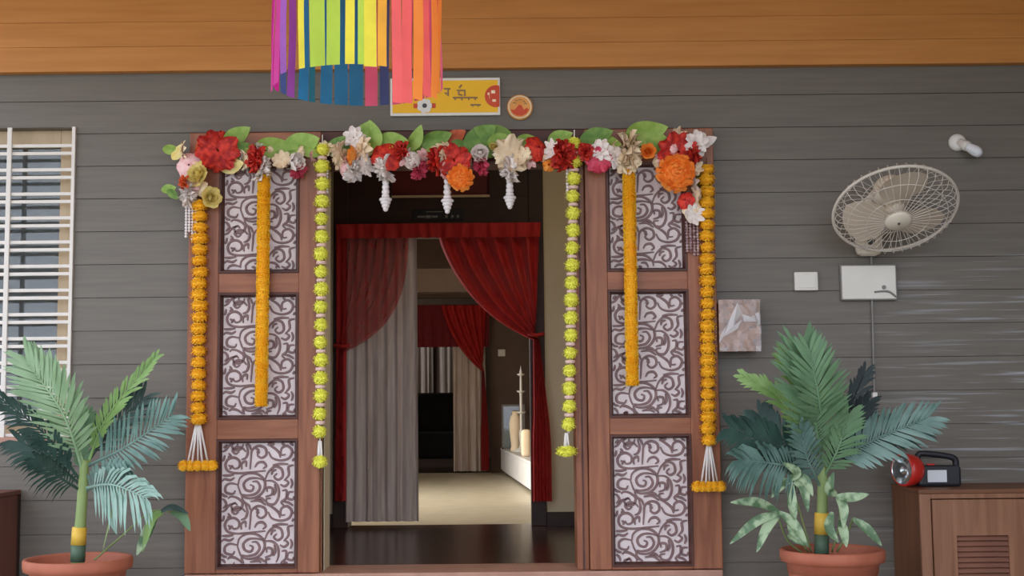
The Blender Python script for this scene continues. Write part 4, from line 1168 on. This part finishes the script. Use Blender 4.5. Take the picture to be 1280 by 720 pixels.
MB().box(q1.x - 0.012, q1.x + 0.012, -0.036, -0.010, q1.z - 0.02, q1.z + 0.006).build('plug', 'white_paint', cw, bevel=0.004)
# ---- picture in clear film beside the door
mat('picture_brown', (190, 140, 104), 0.5, (120, 76, 54), 14.0, (1, 1, 1), dist=1.4)
mat('film', (236, 236, 242), 0.12, (250, 250, 255), 10.0, alpha=0.28, spec=0.8)
a = at(897.5, 375, -0.1); b = at(951, 439, -0.1)
pk = thing('wrapped_picture', ((a.x + b.x) / 2, -0.09, b.z), 'small brown picture in crumpled clear film beside the marigold string', 'picture')
MB().box(a.x, b.x, -0.105, -0.09, b.z, a.z).build('board', 'picture_brown', pk, bevel=0.002)
MB().box(a.x, b.x, -0.09, -0.012, a.z - 0.03, a.z - 0.015).build('bracket', 'dark_wood', pk)
rr = random.Random(3)
hts = [[rr.uniform(0, 0.02) for _ in range(10)] for _ in range(10)]
MB().grid(lambda u, v: (a.x + (b.x - a.x) * u, -0.107 - hts[int(u * 9)][int(v * 9)], a.z + (b.z - a.z) * v), 9, 9).build('film', 'film', pk)
mat('film_glare', (236, 236, 240), 0.2, (250, 250, 252), 10.0, alpha=0.5, spec=0.8)  # white glare on the crumpled film, painted as pale half-clear facets
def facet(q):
    MB().add([at(x, y, -0.122 - d * 0.012) for x, y, d in q], [tuple(range(len(q)))]).build('film_fold_glare', 'film_glare', pk)
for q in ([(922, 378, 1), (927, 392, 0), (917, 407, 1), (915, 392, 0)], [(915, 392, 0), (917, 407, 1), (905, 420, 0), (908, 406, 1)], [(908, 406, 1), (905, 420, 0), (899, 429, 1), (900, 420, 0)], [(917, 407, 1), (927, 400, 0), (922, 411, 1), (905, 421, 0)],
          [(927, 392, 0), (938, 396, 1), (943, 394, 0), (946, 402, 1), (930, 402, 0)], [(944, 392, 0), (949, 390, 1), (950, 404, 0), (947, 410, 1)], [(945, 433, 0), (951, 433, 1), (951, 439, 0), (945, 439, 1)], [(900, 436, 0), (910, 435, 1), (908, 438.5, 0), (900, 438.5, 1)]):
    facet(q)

# ================================================================== CABINETS
YCf = -0.44
ca = at(1149, 612, YCf)
cx0 = ca.x; cz1 = ca.z; cx1 = cx0 + 1.0
cab = thing('shoe_cabinet', ((cx0 + cx1) / 2, -0.23, FLOOR), 'brown wooden cabinet with louvred door under the torch', 'cabinet')
MB().box(cx0, cx0 + 0.02, YCf + 0.02, -0.02, FLOOR, cz1 - 0.02).build('side_panel', 'cab_side', cab)
MB().box(cx1 - 0.02, cx1, YCf + 0.02, -0.02, FLOOR, cz1 - 0.02).build('side_panel', 'cab_side', cab)
MB().box(cx0 - 0.004, cx1 + 0.004, YCf - 0.004, -0.016, cz1 - 0.02, cz1).build('top', 'cab_side', cab, bevel=0.004)
MB().box(cx0 + 0.02, cx1 - 0.02, -0.04, -0.02, FLOOR, cz1 - 0.02).build('back_panel', 'cab_side', cab)
fwid = 0.05
MB().box(cx0, cx0 + fwid, YCf, YCf + 0.02, FLOOR, cz1 - 0.02).build('face_frame', 'cab_wood', cab, bevel=0.002)
MB().box(cx1 - fwid, cx1, YCf, YCf + 0.02, FLOOR, cz1 - 0.02).build('face_frame', 'cab_wood', cab, bevel=0.002)
MB().box(cx0 + fwid, cx1 - fwid, YCf, YCf + 0.02, cz1 - 0.042, cz1 - 0.02).build('face_frame', 'cab_wood', cab, bevel=0.002)
MB().box(cx0 + fwid, cx1 - fwid, YCf, YCf + 0.02, FLOOR, FLOOR + 0.06).build('face_frame', 'cab_wood', cab, bevel=0.002)
dz1 = cz1 - 0.046; dz0 = FLOOR + 0.064
lz1 = at(1235, 669, YCf).z
lx0 = at(1196, 690, YCf).x; lx1 = at(1274, 690, YCf).x
for dn in range(2):
    a = cx0 + fwid + 0.004 if dn == 0 else (cx0 + cx1) / 2 + 0.002
    b = (cx0 + cx1) / 2 - 0.002 if dn == 0 else cx1 - fwid - 0.004
    m0 = lx0 - (cx0 + fwid + 0.004)
    la, lb = a + m0, b - m0
    dm = MB().box(a, la, YCf - 0.008, YCf + 0.014, dz0, dz1).box(lb, b, YCf - 0.008, YCf + 0.014, dz0, dz1).box(la, lb, YCf - 0.008, YCf + 0.014, lz1, dz1).box(la, lb, YCf - 0.008, YCf + 0.014, dz0, dz0 + 0.09)
    dob = dm.build('cabinet_door', 'cab_wood', cab)
    zz = lz1
    slat = MB().add([(-(lb - la) / 2, -0.004, -0.022), ((lb - la) / 2, -0.004, -0.022), ((lb - la) / 2, 0.010, 0.0), (-(lb - la) / 2, 0.010, 0.0), (-(lb - la) / 2, 0.002, -0.026), ((lb - la) / 2, 0.002, -0.026), ((lb - la) / 2, 0.014, -0.002), (-(lb - la) / 2, 0.014, -0.002)],
                    [(0, 1, 2, 3), (4, 7, 6, 5), (0, 4, 5, 1), (3, 2, 6, 7), (0, 3, 7, 4), (1, 5, 6, 2)]).mesh('slat', 'cab_louver')
    while zz - 0.026 > dz0 + 0.09:
        inst('slat', slat, dob, ((la + lb) / 2, YCf, zz)); zz -= 0.024
    MB().ball((b - 0.03 if dn == 0 else a + 0.03, YCf - 0.02, dz0 + 0.30), 0.012, 10, 8).build('knob', 'chrome', dob, smooth=True)
# left cabinet
lcx = at(20, 660, -0.06).x
lz = at(10, 615, -0.2).z
lc2 = thing('side_cabinet', (lcx - 0.4, -0.23, FLOOR), 'reddish brown wooden cabinet below the barred window', 'cabinet')
MB().box(lcx - 0.8, lcx, -0.42, -0.02, FLOOR, lz - 0.022).build('body', 'left_cab', lc2, bevel=0.004)
MB().box(lcx - 0.81, lcx + 0.006, -0.43, -0.018, lz - 0.022, lz).build('top', 'left_cab', lc2, bevel=0.005)
for i in range(2):
    MB().box(lcx - 0.78 + i * 0.385, lcx - 0.405 + i * 0.385, -0.438, -0.42, FLOOR + 0.05, lz - 0.04).build('cabinet_door', 'left_cab', lc2, bevel=0.004)
MB().box(lcx - 0.002, lcx + 0.004, -0.05, -0.02, FLOOR, lz - 0.022).build('edge_strip', 'frame_dark', lc2)

# ---- torch on the cabinet
tb0 = at(1158, 604, -0.22)
tz = cz1
to = thing('torch', (tb0.x, -0.22, tz), 'red and black handheld torch lying on the wooden cabinet', 'torch')
k_ = F / (-0.22 - CAM.y)
hx0 = at(1117, 585, -0.22).x; hx1 = at(1145, 585, -0.22).x; bx1 = at(1197, 585, -0.22).x
hr = 0.076; hz = tz + hr + 0.002
axd = Vector((-0.90, -0.43, 0.0)).normalized()
hcent = Vector((hx1, -0.22, hz))
MB().lathe(hcent, [(0.0, -0.01), (0.05, -0.01), (0.066, 0.01), (0.074, 0.03), (hr, 0.055), (hr, 0.085), (0.066, 0.088)], 32, axd).build('head', 'torch_red', to, smooth=True)
MB().lathe(hcent, [(0.068, 0.088), (0.05, 0.06), (0.02, 0.035), (0, 0.03)], 28, axd).build('reflector', 'chrome', to, smooth=True)
MB().lathe(hcent, [(0.067, 0.084), (0.03, 0.088), (0, 0.089)], 28, axd).build('lens', 'glass', to, smooth=True)
MB().box(hx1 - 0.005, bx1, -0.275, -0.165, tz, tz + 0.098).build('body', 'torch_black', to, bevel=0.014)
hd = [(hx1 + 0.006, -0.22, tz + 0.09), (hx1 + 0.012, -0.22, tz + 0.145), (hx1 + 0.05, -0.22, tz + 0.152), (bx1 - 0.05, -0.22, tz + 0.140), (bx1 - 0.012, -0.22, tz + 0.125), (bx1 - 0.008, -0.22, tz + 0.09)]
MB().tube(catmull(hd, 5), 0.015, 10).build('handle', 'torch_black', to, smooth=True)
la_ = at(1159, 583, -0.276).x; lb_ = at(1183, 583, -0.276).x
MB().box(la_, lb_, -0.2775, -0.274, tz + 0.022, tz + 0.078).build('label_panel', 'torch_label', to, bevel=0.001)
MB().box(hx1 + 0.05, hx1 + 0.085, -0.233, -0.207, tz + 0.097, tz + 0.106).build('switch', 'torch_red', to, bevel=0.003)

# ================================================================== PLANTS
def frond(pts, n, L, w, ang=55, normal=(0, -1, 0.2), droop=0.25, prof=None, start=0.18, seed=0, vfold=0.25, one=False):
    rr = random.Random(seed)
    pts = catmull(pts, 10)
    mb = MB()
    m = len(pts)
    mb.tube(pts, [0.006 * (1 - 0.75 * i / (m - 1)) + 0.001 for i in range(m)], 6)
    nv = Vector(normal).normalized()
    for i in range(n):
        t = start + (1 - start) * i / (n - 1)
        f_ = t * (m - 1); i0 = min(int(f_), m - 2); p = pts[i0].lerp(pts[i0 + 1], f_ - i0)
        tg = (pts[i0 + 1] - pts[i0]).normalized()
        s = tg.cross(nv).normalized()
        up = s.cross(tg).normalized()
        q = (t - start) / (1 - start)
        ll = L * (prof(q) if prof else (0.55 + 0.9 * math.sin(PI * (0.15 + 0.72 * q))) / 1.45)
        for sd in (-1, 1):
            al = math.radians(ang * (1.1 - 0.55 * q) + rr.uniform(-6, 6))
            d = (tg * math.cos(al) + s * sd * math.sin(al) + up * vfold * rr.uniform(.5, 1.4)).normalized()
            l2 = ll * rr.uniform(0.88, 1.08)
            a = p
            b = p + d * l2 * 0.45
            c = p + d * l2 * 0.8 - Vector((0, 0, droop * l2 * 0.18))
            e = p + d * l2 - Vector((0, 0, droop * l2 * 0.45))
            wv = d.cross(up).normalized() * w
            mb.add([a - wv * .3, a + wv * .3, b + wv, b - wv, c + wv * .75, c - wv * .75, e], [(0, 1, 2, 3), (3, 2, 4, 5), (5, 4, 6)])
    return mb
def blade(pts, w, nseg=8, normal=(0, -1, 0.3)):
    pts = catmull(pts, 6); m = len(pts); mb = MB(); nv = Vector(normal).normalized(); base = 0
    for i, p in enumerate(pts):
        tg = (pts[min(i + 1, m - 1)] - pts[max(0, i - 1)]).normalized()
        s = tg.cross(nv).normalized()
        ww = w * max(0.04, math.sin(PI * min(0.985, 0.06 + 0.93 * i / (m - 1))) ** 0.75)
        up = s.cross(tg)
        mb.v += [p - s * ww + up * ww * .35, p, p + s * ww + up * ww * .35]
    for i in range(m - 1):
        for c in range(2):
            a = i * 3 + c
            mb.f.append((a, a + 1, a + 4, a + 3))
    return mb
def pot(root, c, R, ztop_):
    H = ztop_ - FLOOR
    MB().lathe((c.x, c.y, FLOOR), [(0, 0), (R * 0.62, 0), (R * 0.66, 0.01), (R * 0.86, H - 0.075), (R * 0.88, H - 0.055), (R * 0.985, H - 0.05), (R * 1.0, H - 0.03), (R * 1.0, H - 0.006), (R * 0.98, H), (R * 0.93, H), (R * 0.90, H - 0.012), (R * 0.86, H - 0.10), (0, H - 0.10)], 48).build('pot', 'terracotta', root, smooth=True)
    def fs(u, v):
        r = R * 0.875 * v; th = 2 * PI * u
        return (c.x + r * math.cos(th), c.y + r * math.sin(th), ztop_ - 0.075 + 0.012 * (1 - v) + 0.004 * math.sin(th * 9 + v * 20))
    MB().grid(fs, 32, 6).build('soil', 'soil', root, smooth=True)
def crown_pts(lst, Yc, dys):
    return [at(p[0], p[1], Yc + dy) for p, dy in zip(lst, dys)]

# -- left palm
YP = -0.55
c = at(98, 697, YP)
RP = 65 / (F / (YP - CAM.y))
lp = thing('potted_palm', (c.x, YP, FLOOR), 'palm in terracotta pot standing below the barred window', 'potted plant')
zr = at(98, 697, YP).z
pot(lp, Vector((c.x, YP)).to_3d() if False else Vector((c.x, YP, 0)), RP, zr)
def stem(root, pl_, Yc, r0):
    q = [at(x, y, Yc) for x, y in pl_]
    q[0].z = min(q[0].z, zr - 0.06)
    MB().tube(catmull(q, 5), [r0 * (1 - 0.35 * i / ((len(q) - 1) * 5)) for i in range((len(q) - 1) * 5 + 1)], 12).build('stem', 'stem_green', root, smooth=True)
stem(lp, [(97, 712), (98, 690), (101, 650), (104, 605), (106, 575)], YP, 0.030)
bq = [at(98, 681, YP), at(99.5, 659, YP)]
MB().tube(bq, [0.033, 0.032], 14).build('stem_band', 'band_yellow', lp, smooth=True)
bq = [at(97, 702, YP), at(98, 681, YP)]
MB().tube(bq, [0.032, 0.032], 14).build('stem_sheath', 'stem_dark', lp, smooth=True)
def add_frond(root, px, dys, matn, n, L, w, Yc, **kw):
    frond(crown_pts(px, Yc, dys), n, L, w, **kw).build('frond', matn, root, smooth=False)
D3 = (0, -0.06, -0.12)
add_frond(lp, [(104, 590), (80, 520), (34, 452)], (0, -0.10, -0.05), 'leaf_soft', 26, 0.20, 0.0085, YP, ang=50, seed=1, droop=0.1)
add_frond(lp, [(106, 585), (82, 510), (40, 450)], (0, -0.06, 0.0), 'leaf_soft', 24, 0.17, 0.0085, YP, ang=52, seed=2, droop=0.1)
add_frond(lp, [(108, 585), (135, 520), (192, 450)], (0, 0.05, 0.1), 'leaf_light', 22, 0.10, 0.0075, YP, ang=32, seed=3, droop=0.2)
add_frond(lp, [(110, 582), (155, 560), (214, 520)], (0, -0.08, -0.14), 'leaf_teal', 24, 0.19, 0.008, YP, ang=58, seed=4, droop=0.15)
add_frond(lp, [(108, 580), (140, 535), (178, 498)], (0, 0.08, 0.14), 'leaf_dark', 22, 0.16, 0.008, YP, ang=50, seed=5)
add_frond(lp, [(100, 600), (58, 545), (-4, 494)], (0, -0.1, -0.2), 'leaf_dark', 24, 0.12, 0.0075, YP, ang=40, seed=6, droop=0.5)
add_frond(lp, [(99, 605), (62, 572), (24, 552)], (0, -0.08, -0.12), 'leaf_dark', 20, 0.14, 0.0075, YP, ang=48, seed=7, droop=0.5)
add_frond(lp, [(99, 612), (72, 595), (46, 575)], (0, -0.12, -0.2), 'leaf_dark', 16, 0.13, 0.0075, YP, ang=48, seed=8, droop=0.8)
add_frond(lp, [(106, 610), (140, 606), (182, 622)], (0, -0.12, -0.2), 'leaf_pale', 18, 0.17, 0.009, YP, ang=56, seed=9, droop=0.9)
add_frond(lp, [(106, 615), (128, 600), (158, 588)], (0, -0.05, -0.1), 'leaf_teal', 14, 0.13, 0.008, YP, ang=56, seed=10, droop=0.5)
add_frond(lp, [(104, 600), (104, 560), (110, 520)], (0, 0.05, 0.06), 'leaf_mid', 16, 0.10, 0.008, YP, ang=36, seed=12, droop=0.2)
for (pp, mt, w) in (([(135, 625), (138, 645), (146, 668)], 'leaf_pale', 0.014), ([(150, 600), (140, 640), (128, 690)], 'stem_green', 0.004)):
    blade(crown_pts(pp, YP, (-0.12, -0.14, -0.14)), w).build('leaflet', mt, lp, smooth=True)
# drooping leafy shoot between pot and door
sh = catmull(crown_pts([(118, 700), (150, 672), (188, 640), (214, 640)], YP, (0.02, 0.1, 0.18, 0.2)), 6)
MB().tube(sh, 0.004, 6).build('shoot', 'stem_green', lp, smooth=True)
for (pp, mt, w) in (([(196, 642), (184, 666), (171, 694)], 'leaf_variegated', 0.026), ([(214, 640), (228, 645), (238, 664)], 'leaf_mid', 0.022), ([(204, 640), (190, 650), (178, 690)], 'leaf_light', 0.02), ([(200, 640), (216, 634), (236, 642)], 'leaf_dark', 0.014)):
    blade(crown_pts(pp, YP, (0.18, 0.16, 0.14)), w).build('leaflet', mt, lp, smooth=True)

# -- right palm
YQ = -0.62
c = at(1040, 686, YQ)
RQ = 63.5 / (F / (YQ - CAM.y))
zr = c.z
rp_ = thing('potted_palm', (c.x, YQ, FLOOR), 'palm with variegated undergrowth in terracotta pot beside the louvred cabinet', 'potted plant')
pot(rp_, Vector((c.x, YQ, 0)), RQ, zr)
stem(rp_, [(1027, 700), (1027, 670), (1028, 620), (1028, 570)], YQ, 0.030)
MB().tube([at(1027, 668, YQ), at(1027.5, 641, YQ)], [0.033, 0.032], 14).build('stem_band', 'band_yellow', rp_, smooth=True)
MB().tube([at(1027, 698, YQ), at(1027, 668, YQ)], [0.032, 0.032], 14).build('stem_sheath', 'stem_dark', rp_, smooth=True)
add_frond(rp_, [(1028, 592), (1018, 520), (1000, 440)], (0, -0.12, -0.10), 'leaf_mid', 34, 0.24, 0.0085, YQ, ang=48, seed=21, droop=0.15)
add_frond(rp_, [(1027, 560), (1010, 490), (990, 445)], (0, -0.02, 0.02), 'leaf_light', 20, 0.16, 0.0085, YQ, ang=46, seed=22, droop=0.1)
add_frond(rp_, [(1030, 560), (1024, 500), (1012, 440)], (0, -0.16, -0.16), 'leaf_mid', 24, 0.17, 0.0085, YQ, ang=50, seed=32, droop=0.1)
add_frond(rp_, [(1032, 582), (1092, 550), (1160, 522)], (0, -0.02, 0.02), 'leaf_teal', 30, 0.165, 0.008, YQ, ang=56, seed=23, droop=0.2)
add_frond(rp_, [(1030, 580), (1070, 550), (1150, 535)], (0, 0.08, 0.15), 'leaf_dark', 26, 0.15, 0.008, YQ, ang=50, seed=24, droop=0.2)
add_frond(rp_, [(1024, 585), (975, 560), (914, 536)], (0, -0.05, -0.1), 'leaf_dark', 28, 0.17, 0.0085, YQ, ang=54, seed=25, droop=0.5)
add_frond(rp_, [(1024, 590), (970, 580), (925, 575)], (0, -0.12, -0.2), 'leaf_teal', 26, 0.17, 0.0085, YQ, ang=54, seed=26, droop=0.8)
add_frond(rp_, [(1024, 580), (975, 545), (950, 520)], (0, 0.08, 0.12), 'leaf_dark', 22, 0.15, 0.0085, YQ, ang=54, seed=33, droop=0.5)
add_frond(rp_, [(1022, 575), (978, 502), (932, 472)], (0, 0.05, 0.1), 'leaf_light', 22, 0.10, 0.008, YQ, ang=34, seed=27, droop=0.3)
add_frond(rp_, [(1034, 575), (1058, 520), (1080, 468)], (0, 0.10, 0.18), 'leaf_black', 20, 0.12, 0.008, YQ, ang=34, seed=28)
add_frond(rp_, [(1036, 575), (1062, 540), (1084, 504)], (0, 0.02, 0.02), 'leaf_black', 18, 0.12, 0.0085, YQ, ang=40, seed=29)
add_frond(rp_, [(1028, 600), (1048, 560), (1060, 520)], (0, -0.08, -0.1), 'leaf_mid', 18, 0.14, 0.008, YQ, ang=44, seed=30)
add_frond(rp_, [(1026, 610), (1010, 575), (1000, 540)], (0, -0.1, -0.15), 'leaf_teal', 18, 0.13, 0.008, YQ, ang=44, seed=31)
# variegated undergrowth
for st in ([(1010, 690), (990, 662), (974, 640)], [(1014, 690), (1000, 640), (988, 600)], [(1040, 690), (1050, 650), (1046, 620)], [(1046, 690), (1060, 665), (1066, 648)], [(1004, 692), (985, 676), (972, 646)]):
    MB().tube(catmull(crown_pts(st, YQ, (0, -0.05, -0.1)), 5), 0.004, 6).build('shoot', 'stem_green', rp_, smooth=True)
for pp in ([(974, 640), (945, 628), (913, 628)], [(974, 642), (945, 652), (912, 680)], [(974, 644), (958, 660), (946, 690)], [(974, 640), (992, 655), (1010, 684)], [(988, 600), (976, 606), (964, 622)], [(988, 600), (995, 590), (978, 578)],
           [(988, 600), (990, 630), (994, 650)], [(992, 602), (1004, 610), (1010, 640)], [(996, 596), (1006, 600), (1016, 620)], [(1046, 620), (1064, 622), (1086, 618)], [(1046, 620), (1054, 635), (1054, 660)], [(1046, 618), (1036, 612), (1042, 590)],
           [(1066, 648), (1084, 662), (1102, 682)], [(1050, 650), (1054, 664), (1058, 684)], [(985, 668), (994, 672), (1006, 682)], [(1040, 640), (1036, 660), (1048, 678)], [(992, 640), (990, 660), (1000, 676)]):
    blade(crown_pts(pp, YQ, (-0.10, -0.13, -0.14)), 0.021).build('leaflet', 'leaf_variegated', rp_, smooth=True)

# ------------------------------------------------------------------ groups of alike things
for nm, gp in (('potted_palm', 'potted palms flanking the doorway'), ('marigold_garland', 'marigold strings on the door leaves'), ('pompom_garland', 'lime pompom strings beside the opening'),
               ('petal_garland', 'dense petal garlands over the door panels'), ('red_curtain', 'red curtains in the inner doorways'), ('grey_curtain', 'grey curtains indoors'),
               ('curtain_valance', 'red valances over the inner doorways'), ('curtain_rod', 'curtain rods indoors')):
    for o in COL.objects:
        if o.parent is None and o.name.split('.')[0] == nm:
            o['group'] = gp
